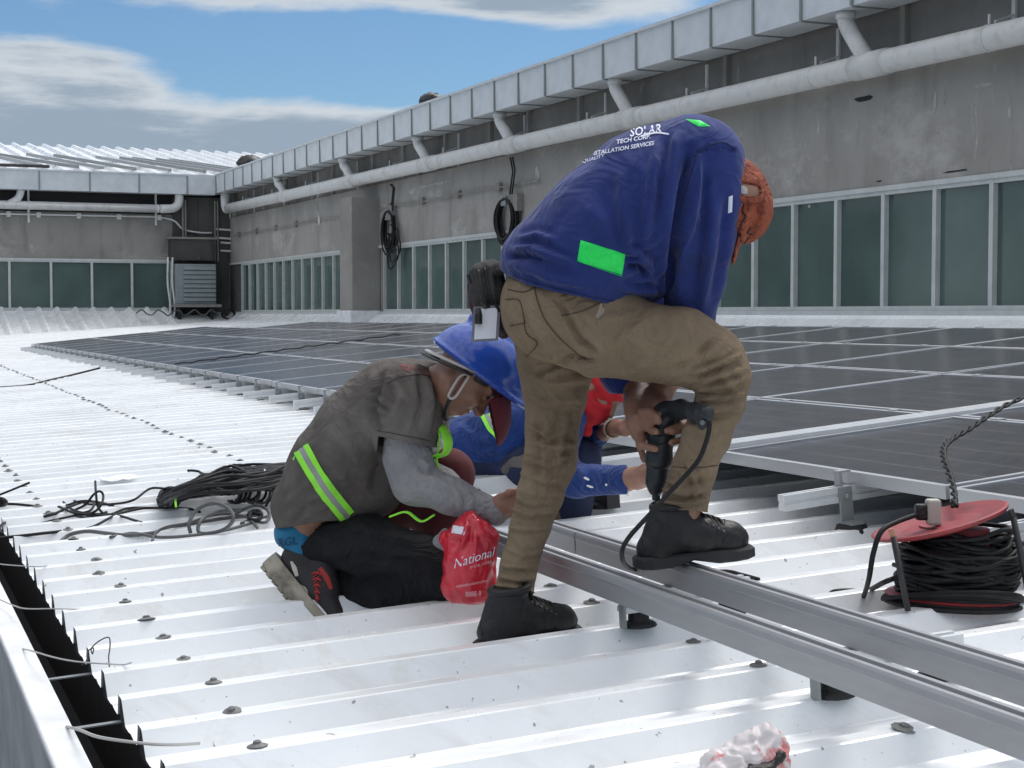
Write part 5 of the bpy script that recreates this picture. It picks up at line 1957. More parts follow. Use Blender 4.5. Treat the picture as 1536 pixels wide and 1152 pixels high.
S.chain([(575, 765, 4.56, 44), (672, 712, 4.44, 37), (660, 770, 4.48, 36), (648, 840, 4.55, 30), (645, 880, 4.56, 26)], .03)
V, Q = S.surf(.006, 3)
V = folds(V, Q, [([(640, 700), (660, 720), (690, 715)], 6, .004)], .002, 14)
Skin('knee_cover', V, Q, M_MAROON, p2)
S = SDF(.02)
S.chain([(452, 798, 4.43, 41), (458, 812, 4.42, 33)], .02, 1.2)
S.cutpx((400, 792), (490, 776), 4.42, (450, 830))
V, Q = S.surf(.005, 2)
bx = Skin('waistband', V, Q, M_BOXER, p2)
bx.text('letters', 'RGL', (416, 820), (17, -2), (0, -17), M_BOXERT, bx.o, .002, bold=True)
# body
S = SDF(.025)
S.chain([(452, 785, 4.43, 36), (472, 750, 4.43, 44), (505, 692, 4.42, 48), (548, 645, 4.40, 52), (590, 610, 4.38, 54), (622, 596, 4.36, 40)], .04, 1.25)
S.chain([(630, 592, 4.34, 34), (662, 580, 4.30, 31), (680, 572, 4.26, 30)], .025)
S.chain([(606, 600, 4.25, 30), (611, 650, 4.2, 26), (614, 710, 4.2, 25), (680, 745, 4.13, 19), (742, 766, 4.1, 15)], .02)
S.chain([(740, 765, 4.1, 15), (756, 756, 4.09, 16), (766, 752, 4.08, 13)], .012, .8)
for k, (dx, dy) in enumerate(((22, -10), (25, -3), (24, 5), (20, 12))):
    finger(S, [W(762, 748 + 5 * k, 4.08), W(762 + dx * .6, 748 + 5 * k + dy * .4, 4.06), W(762 + dx, 752 + 5 * k + dy, 4.08)], .009, .0075)
finger(S, [W(752, 748, 4.08), W(764, 738, 4.05), W(776, 736, 4.05)], .0095, .008)
S.chain([(625, 600, 4.52, 38), (640, 660, 4.52, 24), (668, 735, 4.36, 18), (745, 770, 4.24, 14), (768, 762, 4.2, 13)], .02)
S.chain([(470, 806, 4.43, 34), (555, 818, 4.34, 34), (650, 850, 4.25, 28), (660, 872, 4.24, 24), (505, 888, 4.42, 18), (468, 872, 4.44, 16)], .02)
S.chain([(570, 775, 4.56, 34), (672, 714, 4.44, 29), (648, 840, 4.55, 22), (645, 890, 4.56, 20)], .02)
hf, hu = unit((.46, .06, -.885)), unit((.885, .05, .46))
ha = head(S, W(703, 556, 4.235), hf, hu, 1.03)
V, Q = S.surf(.0042, 2)
bd2 = Skin('body', V, Q, M_SKIN, p2)
# brows, lashes, mouth line
bd2.band('eyebrow', [(741, 588), (737, 594), (729, 598)], [3, 4, 2], M_HAIR, bd2.o, .0012, 4)
bd2.line('lashes', [(738, 606), (733, 608), (727, 606)], .0016, M_HAIR, bd2.o, .0006)
# hair at temple and nape
S = SDF(.015)
A3 = (hf, np.cross(hf, hu), hu)
S.ell(ha(-.016, 0, .032), np.array([.101, .0815, .090]) * 1.03, A3)
S.cut(ha(.055, 0, 0), hf)
S.cut(ha(0, 0, .004), -hu - .55 * hf)
V, Q = S.surf(.005, 1)
Skin('hair', V, Q, M_HAIR, p2)
# maroon cap under the helmet
S = SDF(.02)
S.ell(ha(-.012, 0, .036), np.array([.108, .088, .094]) * 1.02, A3)
S.cut(ha(0, 0, .042), -hu - .22 * hf)
V, Q = S.surf(.005, 1)
cp2 = Skin('cap', V, Q, M_CAPRED, p2)
S = SDF(.01)
bf = unit(hf * .96 - hu * .28)
bu = unit(np.cross(np.cross(bf, hu), bf))
S.ell(ha(.085, 0, .0), (.132, .100, .070), (bf, np.cross(bf, hu), bu))
S.ell(ha(.080, 0, -.006), (.131, .097, .069), (bf, np.cross(bf, hu), bu), .003, sub=True)
S.cut(ha(.08, 0, .012), -bu)
S.cut(ha(.075, 0, 0), -bf)
V, Q = S.surf(.004, 1)
Skin('peak', V, Q, M_CAPRED, cp2.o)
# hard hat
HF, HU = unit((.80, .05, -.60)), unit((.60, .03, .80))
HR = np.cross(HF, HU)
hcn = W(717, 556, 4.235)
S = SDF(.01)
S.ell(hcn, (.140, .120, .120), (HF, HR, HU), .01)
S.cone(hcn + HU * .105 - HF * .09, hcn + HU * .128, .016, .018, .02)
S.cone(hcn + HU * .128, hcn + HU * .104 + HF * .095, .018, .014, .02)
S.ell(hcn + HF * .09 - HU * .002, (.098, .098, .010), (HF, HR, HU), .012)
S.ell(hcn - HF * .0 - HU * .002, (.150, .129, .008), (HF, HR, HU), .01)
S.ell(hcn - HU * .012, (.133, .113, .112), (HF, HR, HU), .004, sub=True)
S.cut(hcn - HU * .012, -HU)
V, Q = S.surf(.004, 2)
hh = Skin('hard_hat', V, Q, M_HELMET, p2)
for (p_, q_) in (((.0), .0),):
    pts = [hcn - HF * .14 * math.cos(a) + HR * .118 * math.sin(a) - HU * (.014 + .035 * max(0, math.cos(a))) for a in np.linspace(-1.5, 1.5, 15)]
    MB().tube(pts, .012, 8, flat=.35).build('headband', M_HAIR, hh.o, smooth=True)
    MB().tube([p + HU * .012 for p in pts[7:]], .008, 8, flat=.4).build('headband', M_STRAPG, hh.o, smooth=True)
P = [W(719, 536, 4.145), W(711, 552, 4.14), W(702, 562, 4.135)]
MB().tube(spline(P, 4), .0022, 6).build('chin_cord', M_STRAPG, hh.o, smooth=True)
lp = [W(x, y, 4.128) for x, y in ((699, 560), (689, 566), (677, 585), (673, 594), (678, 598), (686, 592), (700, 570), (703, 564), (699, 560))]
MB().tube(spline(lp, 4), .0038, 6).build('chin_buckle', M_STRAPG, hh.o, smooth=True)
MB().tube([W(698, 564, 4.130), W(679, 593, 4.130)], .004, 6, flat=.3).build('chin_pad', M_MAROON, hh.o)
MB().tube(spline([W(676, 598, 4.14), W(672, 606, 4.15), W(668, 620, 4.18), W(670, 630, 4.2)], 4), .006, 6).build('chin_cord', M_HAIR, hh.o, smooth=True)
# sports shoe standing on its toe
root = p2
hl, tq = W(417, 848, 4.40), W(480, 926, 4.33)
sole_dir = unit(np.array([-.80, -.05, -.60]))
f = unit(tq - hl)
sole_dir = unit(sole_dir - f * np.dot(sole_dir, f))
rr2 = np.cross(f, sole_dir)
ups = -sole_dir


def sat(x, y, z):
    return hl + f * x * 1.2 + rr2 * y * 1.15 + ups * z * 1.35


S = SDF(.015)
S.cone(sat(.02, 0, .045), sat(.035, 0, .09), .042, .038)
S.cone(sat(.02, 0, .035), sat(.12, 0, .035), .042, .041)
S.cone(sat(.12, 0, .032), sat(.175, 0, .026), .041, .030)
S.cone(sat(.05, 0, .08), sat(.12, 0, .05), .037, .034)
S.cut(sat(0, 0, .006), -ups)
V, Q = S.surf(.004, 2)
so = Skin('shoe', V, Q, M_SHOE, p2)
outl = [(-.028, 0), (-.02, .024), (.02, .036), (.08, .034), (.13, .042), (.18, .034), (.205, .012), (.208, 0)]
ring = outl + [(x, -y) for x, y in outl[-2:0:-1]]
n = len(ring)
mb = MB()
P = []
for z, g in ((-.022, -.004), (-.016, .003), (.004, .004), (.014, 0)):
    for x, y in ring:
        sy = 1 if y > 0 else -1 if y < 0 else 0
        P.append(sat(x, y + sy * g, z))
mb.add(P, [(a * n + i, a * n + (i + 1) % n, (a + 1) * n + (i + 1) % n, (a + 1) * n + i) for a in range(3) for i in range(n)] + [tuple(range(n))[::-1], tuple(range(3 * n, 4 * n))])
mb.build('sole', M_SHOES, so.o)
for x in np.arange(-.01, .19, .022):
    for y in (-.022, .0, .022):
        MB().box(sat(x, y * (1 - abs(x - .1) * 1.5), -.025), f, rr2, ups, .016, .018, .008).build('tread', M_SHOES, so.o)
so.band('shoe_stripe', [(424, 862), (440, 874), (456, 884), (462, 892)], [2, 8, 9, 3], M_SHOEW, so.o, .002, 5)
so.band('shoe_stripe', [(437, 842), (442, 852), (446, 864)], [3, 7, 5], M_SHOEW, so.o, .002, 5)
so.band('shoe_stripe', [(436, 884), (446, 896), (450, 908)], [6, 8, 5], M_LGREY, so.o, .002, 5)
for k in range(5):
    y = 862 + 9 * k
    so.line('lace', [(468 + k * 1.5, y), (475 + k * .5, y - 3), (483 - k, y + 1)], .0028, M_SHOER, so.o, .003)
    so.line('lace', [(470 + k * 1.5, y + 5), (480 - k, y - 6)], .0022, M_SHOER, so.o, .003)
so.band('shoe_tongue', [(480, 852), (490, 868), (496, 884)], [6, 8, 5], M_SHOER, so.o, .003, 5)

# ================================================================== third worker, crouched behind the rails
p3 = empty('person', RF(.35, 2.2, 0), 'person in blue work shirt and red head cloth crouched beyond the white rails, mostly hidden', 'person')
S = SDF(.04)
S.chain([(700, 668, 5.78, 46), (765, 652, 5.72, 54), (835, 622, 5.66, 46), (872, 604, 5.60, 32)], .05, 1.3)
S.chain([(845, 630, 5.5, 34), (832, 690, 5.42, 30), (860, 720, 5.34, 25), (940, 720, 5.15, 22)], .03)
S.chain([(850, 625, 5.82, 32), (880, 660, 5.75, 24), (905, 648, 5.6, 15)], .03)
V, Q = S.surf(.0075, 2)
V = folds(V, Q, [([(690, 640), (720, 660), (760, 655)], 5, .007), ([(695, 660), (725, 680), (765, 672)], 5, .007), ([(700, 680), (730, 694), (770, 684)], 5, .006), ([(870, 705), (880, 720), (876, 738)], 4, .006), ([(900, 702), (905, 720), (898, 738)], 4, .005)], .004, 12)
pxv = topx(V)
cm_ = (pxv[:, 0] > 939) & (pxv[:, 1] > 690)
Q = Q[~cm_[Q].all(1)]
w3 = Skin('shirt', V, Q, M_BLUE2, p3)
for off, m, nm in ((-6, M_LIME, 'lime_band'), (0, M_SILVER, 'silver_band'), (6, M_LIME, 'lime_band')):
    w3.band(nm, [(730 + off, 622 - off * .3), (742 + off * .9, 642 - off * .6), (758 + off * .7, 655 - off)], [6, 6.5], m, w3.o, .004, 5)
for ln in ([(876, 716), (884, 720)], [(880, 728), (890, 731)], [(908, 726), (911, 728)]):
    w3.band('paint_spot', ln, [2, 4, 2], M_PARAT, w3.o, .001, 3)
S = SDF(.03)
S.chain([(700, 690, 5.80, 48), (790, 690, 5.62, 40), (868, 690, 5.6, 32), (862, 765, 5.7, 26)], .03)
S.chain([(705, 695, 5.95, 46), (800, 700, 6.0, 38), (820, 765, 6.05, 28)], .03)
S.chain([(876, 700, 5.66, 26), (884, 640, 5.7, 20)], .02)
V, Q = S.surf(.0075, 2)
V = folds(V, Q, [([(760, 690), (790, 676), (820, 690)], 6, .008), ([(740, 700), (770, 690), (800, 704)], 5, -.006)], .004, 14)
tq3 = Skin('trousers', V, Q, M_NAVY, p3)
S = SDF(.01)
S.chain([(760, 704, 5.57, 9), (780, 690, 5.55, 14), (800, 690, 5.53, 16)], .02)
V, Q = S.surf(.006, 2)
Skin('grey_knee_patch', V, Q, M_GREY, p3)
S = SDF(.02)
S.chain([(700, 672, 5.79, 36), (765, 656, 5.72, 42), (835, 628, 5.66, 36), (875, 604, 5.60, 24), (890, 590, 5.58, 24)], .04, 1.2)
S.chain([(845, 632, 5.5, 26), (834, 690, 5.42, 22), (862, 720, 5.34, 19), (940, 719, 5.15, 16.5), (956, 717, 5.1, 16), (968, 714, 5.06, 15)], .02)
for k in range(4):
    finger(S, [W(966, 704 + 6.5 * k, 5.05), W(980, 702 + 6.5 * k, 5.02), W(992, 708 + 5 * k, 5.03)], .0095, .008)
finger(S, [W(955, 706, 5.08), W(968, 698, 5.02), W(980, 700, 5.0)], .0105, .009)
S.chain([(850, 628, 5.82, 26), (880, 660, 5.75, 18), (905, 648, 5.6, 12), (926, 641, 5.45, 11), (938, 643, 5.40, 12)], .02)
for k in range(4):
    finger(S, [W(938, 636 + 5 * k, 5.39), W(950, 634 + 5 * k, 5.37), W(958, 640 + 4 * k, 5.38)], .0095, .008)
finger(S, [W(932, 636, 5.4), W(942, 630, 5.37), W(950, 631, 5.36)], .0095, .008)
S.chain([(700, 692, 5.80, 38), (790, 690, 5.62, 30), (868, 690, 5.6, 24), (862, 768, 5.7, 18), (840, 772, 5.72, 14)], .02)
S.chain([(705, 695, 5.95, 38), (800, 700, 6.0, 30), (820, 768, 6.05, 18)], .02)
h3f, h3u = unit((.6, -.25, -.76)), unit((.78, 0, .62))
h3 = head(S, W(897, 580, 5.55), h3f, h3u, .98)
V, Q = S.surf(.0055, 2)
Skin('body', V, Q, M_SKIN, p3)
S = SDF(.02)
A3b = (h3f, np.cross(h3f, h3u), h3u)
S.ell(h3(-.012, 0, .034), np.array([.110, .090, .098]), A3b)
S.ell(h3(.03, 0, -.05), np.array([.080, .074, .075]), A3b, .02)
S.cone(h3(-.05, 0, -.06), h3(-.08, .01, -.14), .07, .06, .03)
S.cone(h3(.02, -.05, -.10), h3(.05, -.05, -.16), .03, .02, .02)
S.cone(h3(.05, -.02, -.11), h3(.1, -.02, -.13), .025, .018, .02)
S.ell(h3(.108, 0, .004), np.array([.04, .05, .022]), A3b, .008, sub=True)
V, Q = S.surf(.0055, 2)
V = folds(V, Q, [([(885, 575), (895, 595), (905, 620)], 4, -.006), ([(895, 570), (908, 590), (920, 612)], 4, .006), ([(890, 605), (905, 612), (918, 610)], 4, .006)], .004, 20)
Skin('head_cloth', V, Q, M_REDC, p3)
mb = MB()
c_, ax = W(919, 643, 5.49), unit(W(932, 642, 5.42) - W(905, 648, 5.6))
mb.tube([c_ + .031 * (math.cos(a) * np.array([0, 0, 1.0]) + math.sin(a) * unit(np.cross(ax, (0, 0, 1)))) for a in np.linspace(0, 6.283, 17)], .006, 6)
tag(mb.build('bracelet', M_BRASS, p3), None)

# ================================================================== red shopping bag
S = SDF(.02)
S.chain([(706, 875, 4.04, 32), (704, 840, 4.05, 36), (706, 805, 4.06, 30), (706, 780, 4.07, 13)], .03, 1.1)
S.cone(W(682, 880, 4.06), W(726, 880, 4.04), .035, .035, .03)
S.cone(W(672, 808, 4.09), W(690, 815, 4.08), .02, .035, .03)
S.cone(W(735, 802, 4.06), W(718, 815, 4.06), .018, .035, .03)
V, Q = S.surf(.005, 1)
bag_st = [([(706, 770), (700, 800), (684, 830)], 4, .008), ([(708, 770), (722, 800), (738, 826)], 4, .008), ([(704, 780), (706, 810)], 3, -.008), ([(690, 800), (684, 840), (690, 880)], 4, -.005), ([(730, 810), (732, 850), (724, 885)], 4, .005), ([(668, 800), (690, 806), (700, 790)], 3, .006), ([(715, 800), (712, 830)], 3, .005)]
V = folds(V, Q, bag_st, .005, 26)
root = empty('shopping_bag', RF(-.1, .3, 0), 'knotted red plastic shopping bag with white script print beside the kneeling person', 'bag')
rb = Skin('bag', V, Q, M_BAGRED, root)
rb.text('print', 'National', (680, 853), (17.5, -5.5), (4, -21), M_PRINT, rb.o, .0015)
rb.text('print', 'BOOK STORE', (705, 853), (5.2, -1.4), (0, -6), M_PRINTR, rb.o, .0015)
rb.text('print', 'nationalbookstore.com', (684, 882), (5.0, -1.0), (0, -7), M_PRINTR, rb.o, .0015)
rb.text('print', '8888-8', (698, 895), (8.4, -.6), (0, -11), M_PRINTR, rb.o, .0015)
rb.patch('paper_scrap', [(680, 788), (700, 791), (696, 803), (677, 800)], M_PAPER, rb.o, 3, 3, .004)
S = SDF(.01)
S.chain([(668, 800, 4.15, 8), (658, 812, 4.16, 8), (676, 828, 4.15, 6)], .01)
V, Q = S.surf(.004, 1)
tag(Skin('paper_lump', V, Q, M_LGREY, root).o, None)

# ------------------------------------------------------------------ small clear bag at the front
root = empty('plastic_wrapper', roofpx(1115, 1150, .04), 'crumpled clear plastic wrapper with red print and black scraps on the roof ribs', 'wrapper')
c0 = roofpx(1116, 1150, .05)
S = SDF(.02)
S.ell(c0 + W_ * -.008, (.075, .055, .042), (U_, E_, W_))
S.cone(c0 - U_ * .05, c0 + U_ * .045 + W_ * .02, .03, .035)
S.cone(c0 + U_ * .0 + W_ * .03, c0 + U_ * .04 + W_ * .056, .010, .006, .03)
V, Q = S.surf(.004, 1)
Nn = normals(V, Q)
V = V + Nn * (.016 * (.35 - np.abs(fbm(V * 38, 2))))[:, None]
Skin('film', V, Q, M_BAGW, root)
S = SDF(.01)
S.ell(c0 + W_ * -.008 - U_ * .01 - E_ * .035, (.05, .028, .026), (U_, E_, W_))
S.cone(c0 + U_ * .01 - E_ * .045, c0 + U_ * .05 - E_ * .04 + W_ * .022, .008, .005)
V, Q = S.surf(.004, 1)
V = V + normals(V, Q) * (.005 * fbm(V * 40, 3))[:, None]
Skin('black_scrap', V, Q, M_HAIR, root)

# ================================================================== cable reel
root = empty('cable_reel', roofpx(1425, 905, .03), 'red flanged cable reel wound with black cable lying beside the solar panels', 'cable reel')
rc = roofpx(1428, 893, .05)
axis = unit(W_ + .10 * VX + .05 * E_)
rx = unit(VX - axis * np.dot(VX, axis))
ry = np.cross(axis, rx)
MB().lathe(rc, axis, [(.155, -.008), (.165, 0), (.158, .006), (.03, .01)], 32).build('lower_flange', M_RED, root, smooth=False)
MB().lathe(rc, axis, [(.085, .0), (.085, .17)], 20).build('drum', M_RED, root)
ca = unit(W_ - .21 * VX + .05 * E_)
ctop = W(1410, 784, toroof(rc)[1] * 0 + rc[1] - .02)
cxv = unit(VX - ca * np.dot(VX, ca))
MB().lathe(ctop, ca, [(.02, -.016), (.12, -.012), (.166, .0), (.170, .008), (.163, .010), (.12, .0), (.10, -.004), (.02, -.004)], 36).build('upper_flange', M_RED, root)
for t in range(46):
    lv = (t % 23) / 22
    R0 = .098 + .028 * random.random() + .022 * math.sin(lv * 3.1) + .016 * (lv < .25) * random.random()
    h0_ = .012 + .135 * lv
    tl1, tl2 = random.gauss(0, .09), random.gauss(0, .09)
    ph = random.random() * 6.28
    lean_ = np.array([.02, 0, 0]) * lv
    pts = []
    for k in range(25):
        a = ph + 6.283 * k / 24
        rr_ = R0 + .007 * math.sin(3 * a + t) + .004 * math.sin(7 * a + 2 * t)
        pts.append(rc + lean_ + rx * rr_ * math.cos(a) + ry * rr_ * math.sin(a) + axis * (h0_ + tl1 * rr_ * math.cos(a) + tl2 * rr_ * math.sin(a) + .009 * math.sin(2 * a + ph) + .004 * math.sin(5 * a + t)))
    MB().tube(pts, .0062, 6, cap=False).build('cable_turn', M_RUBBER, root, smooth=True)
for t in range(7):
    pts = []
    R0 = .15 + .02 * random.random()
    for k in range(13):
        a = 2.6 + 3.2 * k / 12 + .1 * t
        pts.append(rc + rx * R0 * math.cos(a) + ry * R0 * math.sin(a) + axis * (.005 + .008 * t * math.sin(k / 12 * 3.14) - .02))
    MB().tube(spline(pts, 2), .0062, 6).build('cable_turn', M_RUBBER, root, smooth=True)
dz = rc[1]
for (x0, y0, x1, y1, dd) in ((1340, 805, 1362, 916, -.17), (1520, 776, 1545, 900, -.12)):
    MB().tube([W(x0, y0, dz + dd), W(x1, y1, dz + dd - .01)], .0125, 8, flat=.6).build('post', M_DARKM, root, smooth=True)
    MB().tube([W(x0 - 4, y0 - 12, dz + dd), W(x0, y0, dz + dd)], .007, 8).build('post_end', M_TAN if x0 < 1400 else M_DARKM, root)
pb = W(1400, 768, dz - .03)
MB().box(pb, VX, (0, 1, 0), W_, .036, .03, .065).build('plug', M_IVORY, root, bevel=.007)
MB().box(pb - VX * .03, VX, (0, 1, 0), W_, .03, .024, .04).build('plug_grip', M_HAIR, root, bevel=.006)
P = [pb - VX * .03, W(1375, 772, dz - .04), W(1345, 783, dz - .08), W(1322, 797, dz - .12), W(1310, 830, dz - .13), W(1303, 870, dz - .1), roofpx(1294, 898, .03), roofpx(1284, 910, .015)]
MB().tube(spline(P, 6), .0065, 8).build('lead', M_RUBBER, root, smooth=True)
P = [W(1345, 866, dz - .14), W(1325, 874, dz - .14), roofpx(1300, 886, .03), roofpx(1270, 886, .03), roofpx(1250, 888, .03), roofpx(1240, 896, .01)]
MB().tube(spline(P, 6), .0065, 8).build('lead', M_RUBBER, root, smooth=True)
# twisted cable going up over the panels
ln = [W(1432, 760, dz + .0), W(1430, 735, dz + .12), W(1424, 712, dz + .28), W(1416, 690, dz + .42), W(1416, 672, dz + .55), W(1428, 658, dz + .72), W(1452, 644, dz + .95), W(1480, 625, dz + 1.25), W(1510, 607, dz + 1.6), W(1550, 590, dz + 1.9)]
pp = []
for p in ln:
    q = toroof(p)
    q[2] = max(q[2], panel_w(q[0], q[1]) + .014) if q[0] > U0 - .02 and pp else q[2]
    pp.append(RF(*q))
pp = spline(pp, 14)
tw = empty('twisted_cable', pp[30], 'black twisted cable running from the reel up across the solar panels', 'cable')
for ph in (0, math.pi):
    pts = []
    for i, p in enumerate(pp):
        t = unit(pp[min(i + 1, len(pp) - 1)] - pp[max(i - 1, 0)])
        a_ = unit(np.cross(t, (0, 0, 1)))
        b_ = np.cross(a_, t)
        an = i * .55 + ph + .4 * math.sin(i * .13)
        pts.append(p + .0052 * (math.cos(an) * a_ + math.sin(an) * b_))
    MB().tube(pts, .0048, 6).build('strand', M_RUBBER, tw, smooth=True)

# ================================================================== heap of cables on the roof


def rcurve(pl, r, name, m, parent=None, at=None, n=6):
    return MB().tube(spline([roofpx(*q) for q in pl], n), r, 7).build(name, m, parent, smooth=True, at=at)


hp = empty('cable_bundle', roofpx(350, 755, 0), 'long thick bundle of black cable lying on the roof behind the kneeling person', 'cable bundle')
rr = random.Random(11)
for t in range(84):
    oy, oh = rr.uniform(-18, 17), max(.058, rr.gauss(.105, .045))
    sq = rr.uniform(.55, 1.0)
    j = [rr.gauss(0, 4.5) for _ in range(7)]
    pl = [(244 + rr.uniform(-8, 12), 752 + oy * .4, .055 + oh * .25), (264 + j[0], 742 + oy * .55, oh * .8), (300 + j[1], 729 + oy * .85 * sq + j[4], oh), (345 + j[2], 723 + oy * sq + j[5], oh + .01), (395, 717 + oy * sq + j[6], oh), (450, 712 + oy * sq + j[3], oh), (520, 702 + oy, oh * .8)]
    rcurve(pl, .0062, 'strand', M_RUBBER, hp, n=4)
for t in range(18):
    oy = rr.uniform(-8, 8)
    pl = [(332 + rr.uniform(-8, 14), 708 + oy * .5, .1), (370, 704 + oy * .8 + rr.gauss(0, 2), .13), (420, 702 + oy * .8 + rr.gauss(0, 2), .13), (480, 700 + oy, .1)]
    rcurve(pl, .0062, 'strand', M_RUBBER, hp, n=4)
for t in range(11):
    x = 350 + t * 4.6 + rr.gauss(0, 1.5)
    ry_, rx_ = 17 + rr.gauss(0, 2), 13 + rr.gauss(0, 2)
    pl = [(x + rx_ * math.cos(a), 737 - ry_ * math.sin(a), .065 + .085 * (1 + math.sin(a)) / 2) for a in np.linspace(-2.2, 3.0, 11)]
    rcurve(pl, .0055, 'loop', M_GREYC if t % 3 == 0 else M_RUBBER, hp, n=4)
for t in range(9):
    x, y = rr.uniform(280, 430), rr.uniform(712, 738)
    pl = [(x + 22 * math.cos(a) + rr.gauss(0, 2), y + 9 * math.sin(a), .14 + .02 * math.sin(2 * a)) for a in np.linspace(rr.random() * 6, rr.random() * 6 + 4, 7)]
    rcurve(pl, .0055, 'loop', M_RUBBER, hp, n=4)
for x, y in ((362, 709), (397, 711), (263, 752)):
    rcurve([(x, y - 6, .15), (x + 1, y + 8, .15)], .004, 'tie', M_PARAT if x > 300 else M_LIME, hp)
# knot at the bundle's left end
for t in range(10):
    a0_ = rr.random() * 6
    pl = [(256 + 16 * math.cos(a) + rr.gauss(0, 1), 745 + 13 * math.sin(a) + rr.gauss(0, 1), .06 + .03 * rr.random()) for a in np.linspace(a0_, a0_ + 5.5, 9)]
    rcurve(pl, .0055, 'loop', M_RUBBER, hp, n=4)

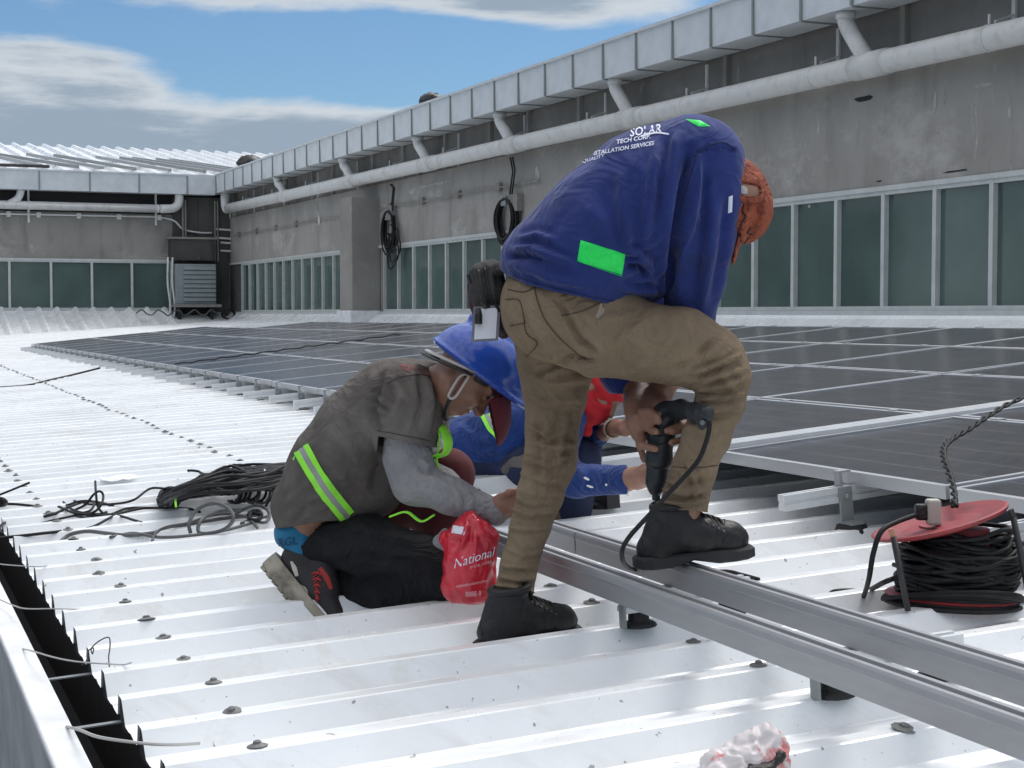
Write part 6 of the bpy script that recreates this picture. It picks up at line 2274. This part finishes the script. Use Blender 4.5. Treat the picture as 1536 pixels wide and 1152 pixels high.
loose = [
    ([(80, 747, .01), (100, 748, .02), (130, 756, .05), (170, 756, .06), (200, 750, .08), (225, 733, .10), (250, 733, .10)], .005, M_RUBBER, 'thin black cable rising in a hump into the bundle knot'),
    ([(2, 800, .05), (0, 790, .05), (14, 781, .03), (40, 777, .03), (75, 773, .05), (105, 760, .06), (130, 752, .06), (155, 755, .05), (170, 760, .05)], .006, M_RUBBER, 'black cable with a hooked end curving towards the gutter'),
    ([(88, 760, .06), (115, 770, .06), (160, 773, .05), (190, 763, .05), (230, 762, .05), (280, 763, .05), (300, 768, .05)], .0055, M_RUBBER, 'black cable lying straight through the tangle towards the bundle'),
    ([(112, 797, .04), (140, 790, .05), (175, 772, .05), (210, 763, .05), (230, 762, .05)], .0055, M_RUBBER, 'black cable ending short of the tangle on the bare roof'),
    ([(55, 787, .04), (90, 778, .05), (125, 772, .05), (170, 772, .05), (200, 780, .05), (213, 784, .05)], .005, M_RUBBER, 'black cable bent sharply beyond the tangle'),
    ([(143, 722, .16), (144, 740, .13), (147, 760, .08), (156, 772, .05)], .005, M_RUBBER, 'black cable end sticking straight up from the tangle'),
    ([(95, 753, .04), (110, 765, .06), (135, 770, .06), (150, 760, .09), (155, 745, .12), (150, 737, .14), (140, 742, .12), (128, 757, .08), (105, 768, .05)], .005, M_RUBBER, 'black cable looping high over the tangle'),
    ([(100, 758, .05), (120, 752, .07), (140, 753, .07), (135, 766, .06), (112, 772, .05), (130, 776, .05), (160, 768, .05)], .005, M_RUBBER, 'black cable knotted in the middle of the tangle'),
    ([(-12, 808, .05), (30, 804, .05), (65, 800, .055), (92, 797, .05)], .006, M_RUBBER, 'black cable lying straight near the gutter corner'),
    ([(-10, 757, .05), (15, 756, .05), (40, 758, .05), (66, 761, .04)], .006, M_RUBBER, 'short black cable end lying below the raised tip'),
    ([(-8, 745, .06), (10, 738, .08), (44, 724, .12)], .005, M_RUBBER, 'short black cable tip raised off the roof'),
    ([(90, 813, .02), (105, 802, .04), (130, 797, .055), (160, 800, .055), (190, 803, .05), (230, 799, .05), (270, 789, .05), (300, 783, .05), (340, 777, .05), (390, 772, .05)], .0075, M_GREYC, 'thick grey cable sweeping along the front of the heap'),
    ([(165, 806, .05), (200, 800, .05), (240, 806, .05), (290, 803, .05), (340, 795, .05), (385, 782, .05), (400, 775, .05)], .006, M_GREYC, 'grey cable lying flat in front of the hoops'),
    ([(286, 800, .055), (284, 785, .09), (295, 765, .13), (320, 755, .15), (342, 762, .14), (350, 778, .11), (338, 793, .07), (315, 800, .055), (298, 798, .055), (302, 780, .09), (325, 768, .1), (360, 765, .07)], .007, M_GREYC, 'grey cable coiled into a big upright hoop'),
    ([(228, 812, .05), (235, 798, .06), (252, 790, .07), (280, 785, .06), (310, 775, .07), (340, 771, .07), (370, 776, .06), (386, 792, .05)], .005, M_GREYC, 'grey cable arched in front of the big hoop'),
    ([(352, 772, .05), (368, 763, .07), (385, 758, .08), (400, 764, .08), (404, 776, .06), (396, 784, .05), (378, 780, .05), (362, 785, .05)], .006, M_GREYC, 'small grey cable hoop beside the kneeling person'),
    ([(372, 775, .06), (376, 768, .07), (388, 767, .07), (392, 774, .06), (384, 780, .06), (374, 778, .06), (378, 770, .07), (390, 772, .07)], .008, M_RUBBER, 'small knotted black coil beside the small grey hoop'),
    ([(398, 760, .06), (408, 745, .1), (420, 728, .13), (428, 712, .14)], .005, M_RUBBER, 'black cable leaning up against the bundle beside the grey shirt'),
    ([(-12, 582, .05), (40, 578, .05), (75, 570, .055), (110, 562, .06), (150, 552, .12)], .011, M_RUBBER, 'thin black cable running from the far array edge across the white roof'),
]
for pl, r, m, lb in loose:
    o = rcurve(pl, r, 'loose_cable', m, at=roofpx(*pl[0][:2], 0))
    tag(o, lb, 'cable', 'loose cables around the heap')
# black plug bits at the picture's edge of the heap
for t in range(3):
    c = roofpx(2 + 3 * t, 752, .06)
o = MB().tube(spline([roofpx(-6, 748, .06), roofpx(4, 750, .08), roofpx(8, 755, .06), roofpx(0, 757, .06)], 4), .012, 8).build('cable_plug', M_RUBBER, at=roofpx(2, 755, .05), smooth=True)
tag(o, 'black cable plug lying by the short cable ends', 'plug')
# thin scrap of foil and patches of sealant
for (x, y, w_, lb) in ((180, 720, .05, 'crumpled silver foil scrap stuck on the bare roof'), ):
    mb = MB()
    c = roofpx(x, y, .05)
    g = 6
    P = [c + U_ * (i / g - .5) * .16 + E_ * (j / g - .5) * .2 + W_ * (.004 + .012 * rr.random()) for j in range(g + 1) for i in range(g + 1)]
    mb.add(P, [(j * (g + 1) + i, j * (g + 1) + i + 1, (j + 1) * (g + 1) + i + 1, (j + 1) * (g + 1) + i) for j in range(g) for i in range(g)])
    tag(mb.build('foil_scrap', M_PARAT, at=c), lb, 'scrap')
# black dotted cable lying across the array
pp = []
for k in range(30):
    t = k / 29
    p = roofpx(262 + (600 - 262) * t, 536 + (506 - 536) * t, .27)
    q = toroof(p)
    pp.append(RF(q[0], q[1], panel_w(q[0], q[1]) + .014 + .008 * math.sin(k * 2.3)))
tag(MB().tube(pp, .008, 6).build('array_cable', M_RUBBER, at=pp[0]), 'black cable laid across the large solar array', 'cable')
